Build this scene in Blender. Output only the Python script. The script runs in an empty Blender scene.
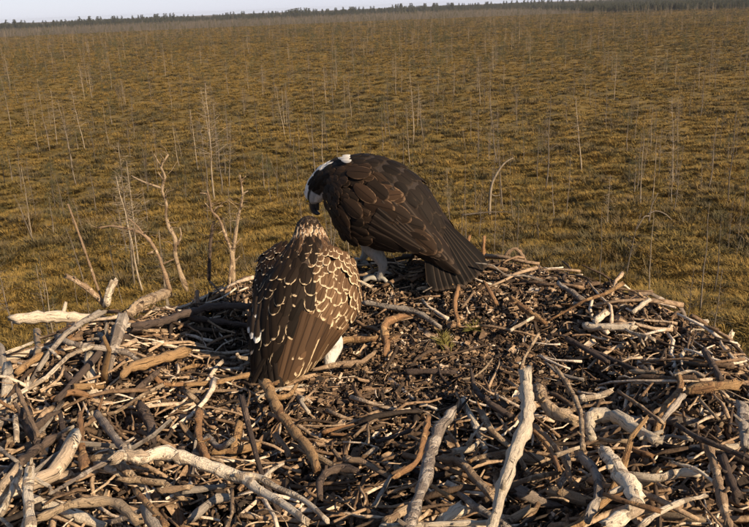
import bpy, math, random
import numpy as np
from mathutils import Vector, Matrix, Quaternion

random.seed(7)
RS = np.random.RandomState(7)
R = math.radians
scene = bpy.context.scene
col = scene.collection

# ------------------------------------------------------------------ camera
W0, H0 = 749.0, 527.0                 # pixel grid used when measuring places
FOV = R(50)
FPX = W0 / 2 / math.tan(FOV / 2)
PITCH = R(17.75)
ROLL = R(2.3)
CAM = Vector((0, 0, 0.80))
GZ = -8.2                             # bog level: the nest is about eight metres up
cam_d = bpy.data.cameras.new('camera')
cam_o = bpy.data.objects.new('camera', cam_d)
col.objects.link(cam_o)
cam_d.sensor_fit = 'HORIZONTAL'
cam_d.angle = FOV
cam_d.clip_start = 0.02
cam_d.clip_end = 6000
CAM_M = Matrix.Rotation(R(90) - PITCH, 3, 'X') @ Matrix.Rotation(-ROLL, 3, 'Z')
cam_o.matrix_world = Matrix.Translation(CAM) @ CAM_M.to_4x4()
scene.camera = cam_o

# ------------------------------------------------------------------ sky and sun
SUN_EL, SUN_AZ = R(30), R(132)        # azimuth clockwise from +Y (straight ahead)
sd = Vector((math.sin(SUN_AZ) * math.cos(SUN_EL), math.cos(SUN_AZ) * math.cos(SUN_EL), math.sin(SUN_EL)))
world = bpy.data.worlds.new('World')
scene.world = world
world.use_nodes = True
wn = world.node_tree
bg = wn.nodes['Background']
sky = wn.nodes.new('ShaderNodeTexSky')
sky.sky_type = 'NISHITA'
sky.sun_disc = False
sky.sun_elevation = SUN_EL
sky.sun_rotation = SUN_AZ
sky.air_density = 1.0
sky.dust_density = 0.35
sky.ozone_density = 3.0
# a thin even veil of high haze, densest at the horizon all the way round
geo = wn.nodes.new('ShaderNodeTexCoord')
sx = wn.nodes.new('ShaderNodeSeparateXYZ')
wn.links.new(geo.outputs['Generated'], sx.inputs[0])
mr = wn.nodes.new('ShaderNodeMapRange')
mr.interpolation_type = 'SMOOTHSTEP'
mr.inputs[1].default_value = -0.02; mr.inputs[2].default_value = 0.35
mr.inputs[3].default_value = 0.75; mr.inputs[4].default_value = 0.05
wn.links.new(sx.outputs[2], mr.inputs[0])
vm = wn.nodes.new('ShaderNodeMix'); vm.data_type = 'RGBA'
wn.links.new(mr.outputs[0], vm.inputs[0])
wn.links.new(sky.outputs[0], vm.inputs[6])
vm.inputs[7].default_value = (5.6, 5.8, 7.2, 1)
wn.links.new(vm.outputs[2], bg.inputs[0])
bg.inputs[1].default_value = 0.075
sl = bpy.data.lights.new('sun', 'SUN')
sl.energy = 5.0
sl.angle = R(0.5)
sl.color = (1.0, 0.81, 0.57)
so = bpy.data.objects.new('sun', sl)
so.rotation_euler = sd.to_track_quat('Z', 'Y').to_euler()
so.location = sd * 30
col.objects.link(so)
scene.view_settings.view_transform = 'Standard'
scene.view_settings.look = 'None'
scene.view_settings.gamma = 1
scene.view_settings.exposure = 0.82


# ------------------------------------------------------------------ measuring helpers
def ray(px, py):
    d = CAM_M @ Vector(((px - W0 / 2) / FPX, -(py - H0 / 2) / FPX, -1))
    return d.normalized()


def at_y(px, py, y):
    d = ray(px, py)
    return CAM + d * ((y - CAM.y) / d.y)


def on_ground(px, py, z=GZ):
    d = ray(px, py)
    return CAM + d * ((z - CAM.z) / d.z)


def depth_of(p):
    return -(CAM_M.inverted() @ (p - CAM)).z


# ------------------------------------------------------------------ noise (numpy value noise)
_perm = RS.rand(256, 256)


def vnoise(x, y):
    x = np.asarray(x, float); y = np.asarray(y, float)
    xi = np.floor(x).astype(int); yi = np.floor(y).astype(int)
    fx = x - xi; fy = y - yi
    fx = fx * fx * (3 - 2 * fx); fy = fy * fy * (3 - 2 * fy)
    a = _perm[xi % 256, yi % 256]; b = _perm[(xi + 1) % 256, yi % 256]
    c = _perm[xi % 256, (yi + 1) % 256]; d = _perm[(xi + 1) % 256, (yi + 1) % 256]
    return (a * (1 - fx) + b * fx) * (1 - fy) + (c * (1 - fx) + d * fx) * fy


def sstep(a, b, x):
    t = np.clip((np.asarray(x, float) - a) / (b - a), 0, 1)
    return t * t * (3 - 2 * t)


# ------------------------------------------------------------------ nest height
NC = (0.02, 1.50)


def nest_r(x, y):
    dx = np.asarray(x, float) - NC[0]; dy = np.asarray(y, float) - NC[1]
    return np.sqrt((dx / np.where(dx > 0, 0.80, 0.97)) ** 2 + (dy / np.where(dy > 0, 0.82, 0.92)) ** 2)


def nest_h(x, y):
    x = np.asarray(x, float); y = np.asarray(y, float)
    r = nest_r(x, y)
    h = 0.06 * sstep(0.35, 0.85, r)
    h = h - 0.11 * np.exp(-(((x + 0.36) / 0.24) ** 2 + ((y - 1.93) / 0.20) ** 2))
    h = h + 0.05 * np.exp(-(((x + 0.50) / 0.30) ** 2 + ((y - 2.28) / 0.10) ** 2))
    h = h + 0.02 * np.exp(-(((x - 0.42) / 0.40) ** 2 + ((y - 2.05) / 0.30) ** 2))
    h = h + 0.03 * (vnoise(x * 5 + 11, y * 5 + 3) - 0.5)
    over = np.maximum(r - 0.90, 0)
    return h - over * over * 7 - over * 0.5


def on_nest(px, py, lift=0.0):
    d = ray(px, py)
    t0, t1 = 0.3, 6.0
    prev = 0.3
    for i in range(400):
        t = 0.5 + i * 0.008
        p = CAM + d * t
        if p.z < float(nest_h(p.x, p.y)) + lift:
            lo, hi = prev, t
            for k in range(20):
                m = (lo + hi) / 2
                q = CAM + d * m
                if q.z < float(nest_h(q.x, q.y)) + lift:
                    hi = m
                else:
                    lo = m
            return CAM + d * hi
        prev = t
    return at_y(px, py, 2.3)


# ------------------------------------------------------------------ mesh helpers
class MB:
    def __init__(self):
        self.v, self.f, self.uv, self.tone = [], [], [], []
        self.n = 0

    def add(self, verts, faces, uvs=None, tone=None):
        """uvs: per-vertex."""
        verts = np.asarray(verts, float)
        self.v.append(verts)
        k = self.n
        self.f += [tuple(i + k for i in f) for f in faces]
        self.uv.append(np.zeros((len(verts), 2)) if uvs is None else np.asarray(uvs, float))
        self.tone.append(np.full(len(verts), 0.5 if tone is None else tone))
        self.n += len(verts)

    def mesh(self, name, mat, smooth=True, tone=False):
        me = bpy.data.meshes.new(name)
        V = np.concatenate(self.v)
        me.from_pydata(V.tolist(), [], self.f)
        UV = np.concatenate(self.uv)
        lay = me.uv_layers.new(name='UVMap')
        li = np.empty(len(me.loops), dtype=np.int32)
        me.loops.foreach_get('vertex_index', li)
        lay.data.foreach_set('uv', UV[li].ravel())
        if tone:
            at = me.attributes.new('tone', 'FLOAT', 'POINT')
            at.data.foreach_set('value', np.concatenate(self.tone))
        if smooth:
            me.polygons.foreach_set('use_smooth', [True] * len(me.polygons))
        if mat:
            me.materials.append(mat)
        me.update()
        return me


def link(name, data, parent=None, **props):
    o = bpy.data.objects.new(name, data)
    col.objects.link(o)
    if parent:
        o.parent = parent
    for k, v in props.items():
        o[k] = v
    return o


def catmull(P, n):
    P = np.asarray(P, float)
    if len(P) == 2:
        t = np.linspace(0, 1, n)[:, None]
        return P[0] * (1 - t) + P[1] * t
    Q = np.vstack([2 * P[0] - P[1], P, 2 * P[-1] - P[-2]])
    out = []
    m = len(P) - 1
    for s in np.linspace(0, m, n):
        i = min(int(s), m - 1); t = s - i
        p0, p1, p2, p3 = Q[i], Q[i + 1], Q[i + 2], Q[i + 3]
        out.append(0.5 * (2 * p1 + (p2 - p0) * t + (2 * p0 - 5 * p1 + 4 * p2 - p3) * t * t + (3 * p1 - p0 - 3 * p2 + p3) * t ** 3))
    return np.array(out)


def tube(mb, pts, radii, sides=8, rough=0.12, seed=0, tone=None, ragged=True):
    """tapered irregular tube along pts (already resampled)"""
    rs = np.random.RandomState(seed)
    pts = np.asarray(pts, float); n = len(pts)
    radii = np.broadcast_to(np.asarray(radii, float), (n,))
    T = np.gradient(pts, axis=0)
    T /= np.linalg.norm(T, axis=1)[:, None] + 1e-9
    ref = np.array([0.13, 0.21, 1.0]) if abs(T[0][2]) < 0.9 else np.array([1.0, 0.2, 0.1])
    U = np.cross(ref, T[0]); U /= np.linalg.norm(U)
    lens = np.concatenate([[0], np.cumsum(np.linalg.norm(np.diff(pts, axis=0), axis=1))])
    V, UV = [], []
    ph = rs.rand(sides) * 0.0
    prof = 1 + rough * (rs.rand(sides) - 0.5) * 1.2
    for i in range(n):
        U = U - T[i] * np.dot(U, T[i]); U /= np.linalg.norm(U) + 1e-9
        B = np.cross(T[i], U)
        knot = 1 + rough * (rs.rand() - 0.5) * 1.6
        for k in range(sides):
            a = 2 * math.pi * k / sides
            r = radii[i] * prof[k] * knot * (1 + rough * (rs.rand() - 0.5) * 0.7)
            off = 0
            if ragged and i in (0, n - 1):
                off = (rs.rand() - 0.5) * radii[i] * 2.4
            V.append(pts[i] + (U * math.cos(a) + B * math.sin(a)) * r + T[i] * off)
            UV.append((lens[i], k / sides))
    F = []
    for i in range(n - 1):
        for k in range(sides):
            k2 = (k + 1) % sides
            F.append((i * sides + k, i * sides + k2, (i + 1) * sides + k2, (i + 1) * sides + k))
    c0 = len(V); V.append(pts[0]); UV.append((0, 0.5))
    c1 = len(V); V.append(pts[-1]); UV.append((lens[-1], 0.5))
    for k in range(sides):
        k2 = (k + 1) % sides
        F.append((c0, k2, k)); F.append((c1, (n - 1) * sides + k, (n - 1) * sides + k2))
    mb.add(V, F, UV, tone)


# ------------------------------------------------------------------ material helpers
class NT:
    def __init__(self, name):
        self.m = bpy.data.materials.new(name)
        self.m.use_nodes = True
        self.t = self.m.node_tree
        self.b = self.t.nodes['Principled BSDF']
        self.b.inputs['Roughness'].default_value = 0.8
        self.b.inputs['Specular IOR Level'].default_value = 0.25

    def n(self, typ, **kw):
        nd = self.t.nodes.new(typ)
        for k, v in kw.items():
            setattr(nd, k, v)
        return nd

    def l(self, a, b):
        self.t.links.new(a, b)

    def val(self, sock, v):
        if isinstance(v, (int, float)):
            sock.default_value = v
        elif isinstance(v, tuple):
            sock.default_value = (*v, 1) if len(v) == 3 and sock.type == 'RGBA' else v
        else:
            self.l(v, sock)

    def math(self, op, a, b=0.0, c=0.0, clamp=False):
        nd = self.n('ShaderNodeMath', operation=op, use_clamp=clamp)
        self.val(nd.inputs[0], a); self.val(nd.inputs[1], b); self.val(nd.inputs[2], c)
        return nd.outputs[0]

    def ss(self, x, a, b):
        nd = self.n('ShaderNodeMapRange', interpolation_type='SMOOTHSTEP')
        self.val(nd.inputs[0], x)
        nd.inputs[1].default_value = a; nd.inputs[2].default_value = b
        return nd.outputs[0]

    def mix(self, f, a, b, typ='MIX'):
        nd = self.n('ShaderNodeMix', data_type='RGBA', blend_type=typ)
        self.val(nd.inputs[0], f); self.val(nd.inputs[6], a); self.val(nd.inputs[7], b)
        return nd.outputs[2]

    def noise(self, vec, scale, detail=3, rough=0.55, dist=0.0):
        nd = self.n('ShaderNodeTexNoise')
        if vec is not None:
            self.l(vec, nd.inputs['Vector'])
        nd.inputs['Scale'].default_value = scale
        nd.inputs['Detail'].default_value = detail
        nd.inputs['Roughness'].default_value = rough
        nd.inputs['Distortion'].default_value = dist
        return nd.outputs[0]

    def mapping(self, vec, scale, loc=None):
        nd = self.n('ShaderNodeMapping')
        self.l(vec, nd.inputs[0])
        nd.inputs['Scale'].default_value = scale
        if loc is not None:
            self.val(nd.inputs['Location'], loc)
        return nd.outputs[0]

    def bump(self, h, strength, dist=0.01):
        nd = self.n('ShaderNodeBump')
        nd.inputs['Strength'].default_value = strength
        nd.inputs['Distance'].default_value = dist
        self.l(h, nd.inputs['Height'])
        self.l(nd.outputs[0], self.b.inputs['Normal'])

    def base(self, c):
        self.val(self.b.inputs['Base Color'], c)


def mk_wood(name, wood, bark, dark, bark_amt=0.5):
    m = NT(name)
    tc = m.n('ShaderNodeTexCoord')
    oi = m.n('ShaderNodeObjectInfo')
    rnd = oi.outputs['Random']
    comb = m.n('ShaderNodeCombineXYZ')
    m.l(m.math('MULTIPLY', rnd, 37.0), comb.inputs[0]); m.l(m.math('MULTIPLY', rnd, 91.0), comb.inputs[2])
    uvp = m.mapping(tc.outputs['UV'], (1, 0.06, 1), comb.outputs[0])
    obp = m.mapping(tc.outputs['Object'], (1, 1, 1), comb.outputs[0])
    patch = m.noise(obp, 28, 4, 0.65, 0.6)
    streak = m.noise(m.mapping(uvp, (34, 300, 1)), 1.0, 5, 0.75, 0.3)
    crack = m.ss(m.noise(m.mapping(uvp, (9, 420, 1)), 1.0, 2, 0.5, 0.5), 0.66, 0.72)
    spot = m.ss(m.noise(obp, 75, 2, 0.5), 0.66, 0.74)
    fine = m.noise(obp, 170, 3, 0.7)
    barkm = m.ss(m.math('ADD', patch, m.math('MULTIPLY', m.math('SUBTRACT', rnd, 0.5), 0.25)), 0.62 - bark_amt * 0.28, 0.70 - bark_amt * 0.28)
    c = m.mix(barkm, wood, bark)
    c = m.mix(m.math('MULTIPLY', m.ss(streak, 0.52, 0.72), 0.75), c, dark)
    c = m.mix(m.math('MULTIPLY', m.ss(fine, 0.58, 0.75), 0.6), c, dark)
    c = m.mix(m.math('MULTIPLY', m.math('MAXIMUM', crack, spot), 0.85), c, tuple(q * .5 for q in dark))
    br = m.math('ADD', m.math('MULTIPLY', rnd, 0.55), 0.78)
    hsv = m.n('ShaderNodeHueSaturation')
    m.l(c, hsv.inputs['Color']); m.l(br, hsv.inputs['Value'])
    m.base(hsv.outputs[0])
    m.bump(m.math('ADD', m.math('MULTIPLY', streak, 0.7), m.math('ADD', m.math('MULTIPLY', fine, 0.4), m.math('SUBTRACT', m.math('MULTIPLY', barkm, 0.45), m.math('MULTIPLY', crack, .8)))), 1.0, 0.008)
    return m.m


W_PALE = mk_wood('bleached_wood', (0.72, 0.59, 0.43), (0.36, 0.27, 0.185), (0.10, 0.075, 0.058), 0.28)
W_TAN = mk_wood('weathered_wood', (0.50, 0.36, 0.225), (0.25, 0.165, 0.10), (0.05, 0.035, 0.025), 0.55)
W_ORANGE = mk_wood('rusty_bark_wood', (0.45, 0.27, 0.125), (0.27, 0.145, 0.068), (0.06, 0.03, 0.018), 0.6)
W_GREY = mk_wood('grey_wood', (0.40, 0.33, 0.26), (0.20, 0.155, 0.12), (0.05, 0.042, 0.038), 0.45)
W_DARK = mk_wood('dark_bark_wood', (0.16, 0.11, 0.08), (0.075, 0.052, 0.04), (0.02, 0.015, 0.012), 0.7)
WOODS = dict(p=W_PALE, t=W_TAN, o=W_ORANGE, g=W_GREY, d=W_DARK)


def mk_tone(name, stops, scale, rough=0.85):
    """material whose colour comes from a per-piece value (real piece-to-piece difference) with grain"""
    m = NT(name)
    at = m.n('ShaderNodeAttribute', attribute_name='tone')
    cr = m.n('ShaderNodeValToRGB')
    cr.color_ramp.interpolation = 'LINEAR'
    els = cr.color_ramp.elements
    while len(els) < len(stops):
        els.new(0.5)
    for e, (p, c) in zip(els, stops):
        e.position = p; e.color = (*c, 1)
    m.l(at.outputs['Fac'], cr.inputs[0])
    tc = m.n('ShaderNodeTexCoord')
    n = m.noise(tc.outputs['Object'], scale, 3, 0.7)
    c = m.mix(m.math('MULTIPLY', m.ss(n, 0.4, 0.7), 0.75), cr.outputs[0], m.mix(1.0, cr.outputs[0], (0.3, 0.27, 0.25), 'MULTIPLY'))
    m.base(c)
    m.b.inputs['Roughness'].default_value = rough
    m.bump(n, 0.6, 0.004)
    return m.m


STOPS = [(0.0, (0.025, 0.018, 0.014)), (0.30, (0.085, 0.054, 0.033)), (0.52, (0.23, 0.142, 0.080)), (0.74, (0.42, 0.295, 0.185)), (1.0, (0.66, 0.54, 0.41))]
M_TWIG = mk_tone('twig_wood', STOPS, 120)
M_DEBRIS = mk_tone('bark_flake', STOPS, 150)

# nest bed: dark rotten litter
m = NT('rotten_litter')
tc = m.n('ShaderNodeTexCoord')
n1 = m.noise(tc.outputs['Object'], 45, 6, 0.75)
n2 = m.noise(tc.outputs['Object'], 9, 3, 0.6)
m.base(m.mix(m.ss(n1, 0.4, 0.7), (0.018, 0.012, 0.009), m.mix(n2, (0.06, 0.038, 0.024), (0.12, 0.075, 0.045))))
m.bump(n1, 1.0, 0.03)
M_BED = m.m

# ------------------------------------------------------------------ bog
BRS = np.random.RandomState(21)


def bog_h(x, y):
    d = np.hypot(x, y)
    h = 0.55 * (vnoise(x * 0.45 + 50, y * 0.45 + 50) - 0.5) + 0.35 * (vnoise(x * 1.1 + 9, y * 1.1 + 70) - 0.5)
    h = h * sstep(600, 60, d)
    return GZ + h


radii = np.concatenate([np.linspace(0.5, 14, 12), 14 * np.exp(np.linspace(0.02, math.log(3200 / 14), 250))])
az_front = np.linspace(-38, 38, 320)
az_back = np.linspace(38, 322, 60)[1:-1]
az = np.radians(np.concatenate([az_front, az_back]))
NA = len(az)
RR, AA = np.meshgrid(radii, az, indexing='ij')
X = RR * np.sin(AA); Y = RR * np.cos(AA)
Z = bog_h(X, Y)
V = np.stack([X.ravel(), Y.ravel(), Z.ravel()], 1)
I = np.arange(len(radii) - 1)[:, None] * NA + np.arange(NA)[None, :]
J = np.arange(len(radii) - 1)[:, None] * NA + (np.arange(NA)[None, :] + 1) % NA
F = np.stack([I, I + NA, J + NA, J], -1).reshape(-1, 4)
V = np.vstack([V, [[0, 0, GZ]]])
fan = [(len(V) - 1, k, (k + 1) % NA) for k in range(NA)]
me = bpy.data.meshes.new('bog')
me.from_pydata(V.tolist(), [], F.tolist() + fan)
me.polygons.foreach_set('use_smooth', [True] * len(me.polygons))
m = NT('bog_moss')
tc = m.n('ShaderNodeTexCoord')
P = tc.outputs['Object']
a = m.noise(P, 0.045, 4, 0.6)
b = m.noise(P, 0.55, 5, 0.65)
c3 = m.noise(P, 6.0, 4, 0.7)
band = m.noise(m.mapping(P, (0.012, 0.05, 1)), 1.0, 4, 0.6)
cc = m.mix(m.ss(b, 0.35, 0.65), (0.088, 0.063, 0.015), (0.185, 0.119, 0.026))
cc = m.mix(m.ss(a, 0.42, 0.62), cc, m.mix(b, (0.115, 0.078, 0.018), (0.21, 0.130, 0.030)))
cc = m.mix(m.math('MULTIPLY', m.ss(band, 0.5, 0.68), 0.55), cc, (0.09, 0.066, 0.022))
cc = m.mix(m.math('MULTIPLY', m.ss(c3, 0.52, 0.72), 0.65), cc, (0.07, 0.050, 0.016))
dist = m.n('ShaderNodeVectorMath', operation='LENGTH')
m.l(P, dist.inputs[0])
cc = m.mix(m.math('MULTIPLY', m.ss(dist.outputs['Value'], 220, 520), .75), cc, m.mix(band, (.050, .036, .016), (.085, .055, .022)))   # base colour darkens to brown with distance
m.base(cc)
m.bump(m.math('ADD', c3, m.math('MULTIPLY', b, 2.0)), 0.9, 0.15)
me.materials.append(m.m)
link('bog', me, kind='structure')

# tufts: three little clump meshes scattered with geometry nodes
def tuft_mesh(name, blades, hgt, spread, wid, mat, seed):
    rs = np.random.RandomState(seed)
    mb = MB()
    for i in range(blades):
        a = rs.rand() * 6.283; r = spread * math.sqrt(rs.rand()) * 0.5
        bx, by = r * math.cos(a), r * math.sin(a)
        a2 = a + rs.randn() * 0.6
        h = hgt * (0.5 + 0.6 * rs.rand()); out = spread * (0.25 + 0.6 * rs.rand())
        px, py = -math.sin(a2) * wid, math.cos(a2) * wid
        ox, oy = math.cos(a2) * out, math.sin(a2) * out
        v = [(bx - px, by - py, -0.03), (bx + px, by + py, -0.03), (bx + ox * .4 + px * .8, by + oy * .4 + py * .8, h * .7), (bx + ox * .4 - px * .8, by + oy * .4 - py * .8, h * .7), (bx + ox, by + oy, h)]
        mb.add(v, [(0, 1, 2, 3), (3, 2, 4)])
    me = mb.mesh(name, mat)
    return me


def mk_plant(name, c1, c2, c3):
    m = NT(name)
    tc = m.n('ShaderNodeTexCoord')
    oi = m.n('ShaderNodeObjectInfo')
    geo = m.n('ShaderNodeNewGeometry')
    n = m.noise(geo.outputs['Position'], 0.35, 4, 0.7)
    c = m.mix(m.ss(n, 0.38, 0.62), c1, c2)
    c = m.mix(m.math('MULTIPLY', oi.outputs['Random'], 0.6), c, c3)
    big = m.noise(m.mapping(geo.outputs['Position'], (0.018, 0.045, 0.1)), 1.0, 4, .6)
    c = m.mix(m.math('MULTIPLY', m.ss(big, .48, .64), .55), c, m.mix(.55, c1, tuple(q * .6 for q in c1)))
    m.base(c)
    m.b.inputs['Roughness'].default_value = 0.75
    return m.m


M_SEDGE = mk_plant('sedge_blade', (0.155, 0.102, 0.024), (0.22, 0.138, 0.031), (0.27, 0.160, 0.038))
M_OLIVE = mk_plant('moss_tuft', (0.105, 0.077, 0.019), (0.155, 0.105, 0.024), (0.19, 0.118, 0.027))
M_HEATH = mk_plant('heather_twig', (0.065, 0.056, 0.022), (0.10, 0.076, 0.030), (0.125, 0.078, 0.034))
tufts = [tuft_mesh('sedge_clump', 34, 0.15, 0.30, 0.007, M_SEDGE, 1), tuft_mesh('moss_clump', 34, 0.12, 0.34, 0.014, M_OLIVE, 2), tuft_mesh('heather_clump', 44, 0.26, 0.36, 0.010, M_HEATH, 3)]


def scatter(name, pts, rots, scales, sources, kind='stuff'):
    """one object holding points; a geometry-node tree puts a plant mesh on each point"""
    me = bpy.data.meshes.new(name)
    me.vertices.add(len(pts))
    me.vertices.foreach_set('co', np.asarray(pts, float).ravel())
    for nm, arr in (('rz', rots), ('sc', scales)):
        at = me.attributes.new(nm, 'FLOAT', 'POINT'); at.data.foreach_set('value', np.asarray(arr, float))
    o = link(name, me, kind=kind)
    g = bpy.data.node_groups.new(name, 'GeometryNodeTree')
    g.interface.new_socket('Geometry', in_out='INPUT', socket_type='NodeSocketGeometry')
    g.interface.new_socket('Geometry', in_out='OUTPUT', socket_type='NodeSocketGeometry')
    gi = g.nodes.new('NodeGroupInput'); go = g.nodes.new('NodeGroupOutput')
    iop = g.nodes.new('GeometryNodeInstanceOnPoints')
    g.links.new(gi.outputs[0], iop.inputs['Points'])
    oi = g.nodes.new('GeometryNodeObjectInfo')
    oi.inputs['Object'].default_value = sources
    oi.inputs['As Instance'].default_value = True
    g.links.new(oi.outputs['Geometry'], iop.inputs['Instance'])
    a1 = g.nodes.new('GeometryNodeInputNamedAttribute'); a1.inputs['Name'].default_value = 'rz'; a1.data_type = 'FLOAT'
    a2 = g.nodes.new('GeometryNodeInputNamedAttribute'); a2.inputs['Name'].default_value = 'sc'; a2.data_type = 'FLOAT'
    cx = g.nodes.new('ShaderNodeCombineXYZ')
    g.links.new(a1.outputs[0], cx.inputs[2])
    g.links.new(cx.outputs[0], iop.inputs['Rotation'])
    g.links.new(a2.outputs[0], iop.inputs['Scale'])
    g.links.new(iop.outputs[0], go.inputs[0])
    md = o.modifiers.new('scatter', 'NODES'); md.node_group = g
    return o


def wedge(n, r0, r1, power=1.0, amax=33):
    """random points in the wedge ahead; power<1 pulls them nearer"""
    t = BRS.rand(n)
    k = 2 * power
    r = (r0 ** k + t * (r1 ** k - r0 ** k)) ** (1 / k)
    a = np.radians((BRS.rand(n) * 2 - 1) * amax)
    return r * np.sin(a), r * np.cos(a)


def holder(name, me, pts_name):
    o = bpy.data.objects.new(name, me)
    return o


# the clump meshes used as sources stand in the bog themselves, near the first points
for k, (me, n, nm, pw) in enumerate(((tufts[0], 110000, 'sedge_grass', 0.36), (tufts[1], 110000, 'moss_tufts', 0.36), (tufts[2], 40000, 'heather', 0.40))):
    x, y = wedge(n, 15, 520, pw)
    keep = np.ones(len(x), bool)
    nz = vnoise(x * 0.35 + 7 * k, y * 0.35 + 31 * k) * 0.6 + vnoise(x * 0.09 + 17 * k, y * 0.09 + 3 * k) * 0.4
    keep = nz > (0.30, 0.22, 0.54)[k]
    x, y = x[keep], y[keep]
    z = bog_h(x, y)
    d = np.hypot(x, y)
    src = link(('sedge_clump', 'moss_clump', 'heather_clump')[k], me, kind='stuff')
    src.location = (x[0], y[0], z[0])
    sc = (0.7 + 0.9 * BRS.rand(len(x))) * (1 + 1.2 * sstep(60, 350, d))
    scatter(nm, np.stack([x, y, z], 1), BRS.rand(len(x)) * 6.283, sc, src)

# ------------------------------------------------------------------ bog trees
def mk_bark(name, c1, c2):
    m = NT(name)
    tc = m.n('ShaderNodeTexCoord'); oi = m.n('ShaderNodeObjectInfo')
    n = m.noise(m.mapping(tc.outputs['Object'], (20, 20, 4)), 1.0, 4, 0.7)
    c = m.mix(m.ss(n, 0.35, 0.65), c1, c2)
    hsv = m.n('ShaderNodeHueSaturation')
    m.l(c, hsv.inputs['Color']); m.l(m.math('ADD', m.math('MULTIPLY', oi.outputs['Random'], 0.7), 0.6), hsv.inputs['Value'])
    m.base(hsv.outputs[0])
    m.bump(n, 0.5, 0.01)
    return m.m


M_BARK = mk_bark('dead_bark', (0.175, 0.138, 0.10), (0.085, 0.065, 0.047))
M_BIRCH = mk_bark('pale_bark', (0.30, 0.24, 0.165), (0.14, 0.10, 0.065))
M_NEEDLE = mk_plant('pine_needle', (0.045, 0.046, 0.018), (0.07, 0.064, 0.024), (0.085, 0.07, 0.028))


def tree_variant(seed, height, rad, twigs, twig_len, lo=0.25, droop=0.0, lean=0.0, crook=0.02):
    rs = np.random.RandomState(seed)
    n = 8
    t = np.linspace(0, 1, n)
    wob = np.cumsum(rs.randn(n, 2) * crook * height / 3, axis=0)
    pts = np.stack([wob[:, 0] + lean * t ** 1.5 * height, wob[:, 1], t * height], 1)
    pts[0, :2] = 0
    pts[0, 2] = -0.15
    tr = MB()
    tube(tr, pts, rad * (1 - 0.75 * t), 6, 0.15, seed, ragged=False)
    br = MB()
    for i in range(twigs):
        s = lo + (0.98 - lo) * rs.rand()
        p = np.array([np.interp(s, t, pts[:, j]) for j in range(3)])
        a = rs.rand() * 6.283
        L = twig_len * (0.35 + 0.8 * rs.rand()) * (1.15 - 0.8 * s)
        up = rs.uniform(-0.2, 0.7) - droop
        e = p + np.array([math.cos(a) * L, math.sin(a) * L, up * L])
        mid = (p + e) / 2 + rs.randn(3) * L * 0.1
        r0 = rad * 0.28 * (1 - 0.5 * s)
        tube(br, [p, mid, e], [r0, r0 * 0.7, r0 * 0.3], 3, 0.0, i, ragged=False)
        if rs.rand() < 0.6:
            q = mid + rs.randn(3) * L * 0.35
            tube(br, [mid, (mid + q) / 2 + rs.randn(3) * 0.01, q], [r0 * 0.6, r0 * 0.4, r0 * 0.2], 3, 0.0, i, ragged=False)
    return tr, br


TV = []
specs = [(2.8, .022, 34, .6), (3.4, .03, 56, .7), (2.2, .02, 54, .6), (3.0, .026, 14, .4), (3.8, .034, 75, .8), (1.7, .018, 40, .55), (2.6, .022, 80, .7), (3.1, .022, 8, .3), (2.0, .024, 26, .5), (4.2, .036, 70, .8)]
for i, (h, r, tw, tl) in enumerate(specs):
    tr, br = tree_variant(100 + i, h, r, tw, tl, lo=0.2 + 0.04 * (i % 5), lean=[0, .03, -.04, .0, .02, .06, -.02, 0.0, -.12, .01][i])
    mat = M_BIRCH if i in (3, 4, 9) else M_BARK
    whole = MB()
    for s in (tr, br):
        for vv, uu in zip(s.v, s.uv):
            pass
    vt = np.concatenate(tr.v + br.v)
    nt = tr.n
    ft = tr.f + [tuple(q + nt for q in f) for f in br.f]
    whole.add(vt, ft, np.concatenate(tr.uv + br.uv))
    TV.append((tr.mesh('trunk', mat), br.mesh('branches', mat), whole.mesh('dead_tree', mat), h, mat))


def crown_mesh(seed, height, width):
    """little bog pine: separate needle tufts along bent limbs with gaps"""
    rs = np.random.RandomState(seed)
    mb = MB()
    for k in range(26):
        s = 0.3 + 0.7 * rs.rand()
        a = rs.rand() * 6.283
        L = width * (1.1 - s) * (0.4 + 0.7 * rs.rand()) + 0.04
        c = np.array([math.cos(a) * L, math.sin(a) * L, s * height + L * 0.25])
        for j in range(22):
            d = rs.randn(3); d[2] = abs(d[2]) * 0.8; d /= np.linalg.norm(d)
            p = c + rs.randn(3) * 0.07
            side = np.cross(d, rs.randn(3)); side /= np.linalg.norm(side)
            l = 0.10 + 0.07 * rs.rand()
            mb.add([p - side * .006, p + side * .006, p + d * l], [(0, 1, 2)])
    return mb.mesh('crown', M_NEEDLE)


PV = []
for i in range(4):
    tr, br = tree_variant(300 + i, 1.6 + .5 * i, .03, 16, .5, lo=.25)
    vt = np.concatenate(tr.v + br.v)
    whole = MB(); whole.add(vt, tr.f + [tuple(q + tr.n for q in f) for f in br.f])
    PV.append((whole.mesh('trunk', M_BARK), crown_mesh(40 + i, 1.6 + .5 * i, .75)))


def place_tree(var, p, scale, rz, label, group=None, parts=True, lean=(0, 0), name='dead_tree'):
    tr, br, whole, h, mat = TV[var]
    if parts:
        o = link(name, None)
        link('trunk', tr, o); link('branches', br, o, kind='stuff')
    else:
        o = link(name, whole)
    o.location = p
    o.rotation_euler = (lean[0], lean[1], rz)
    o.scale = (scale,) * 3
    o['label'] = label; o['category'] = 'tree'
    if group:
        o['group'] = group
    return o


NT_COUNT = 0
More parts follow.
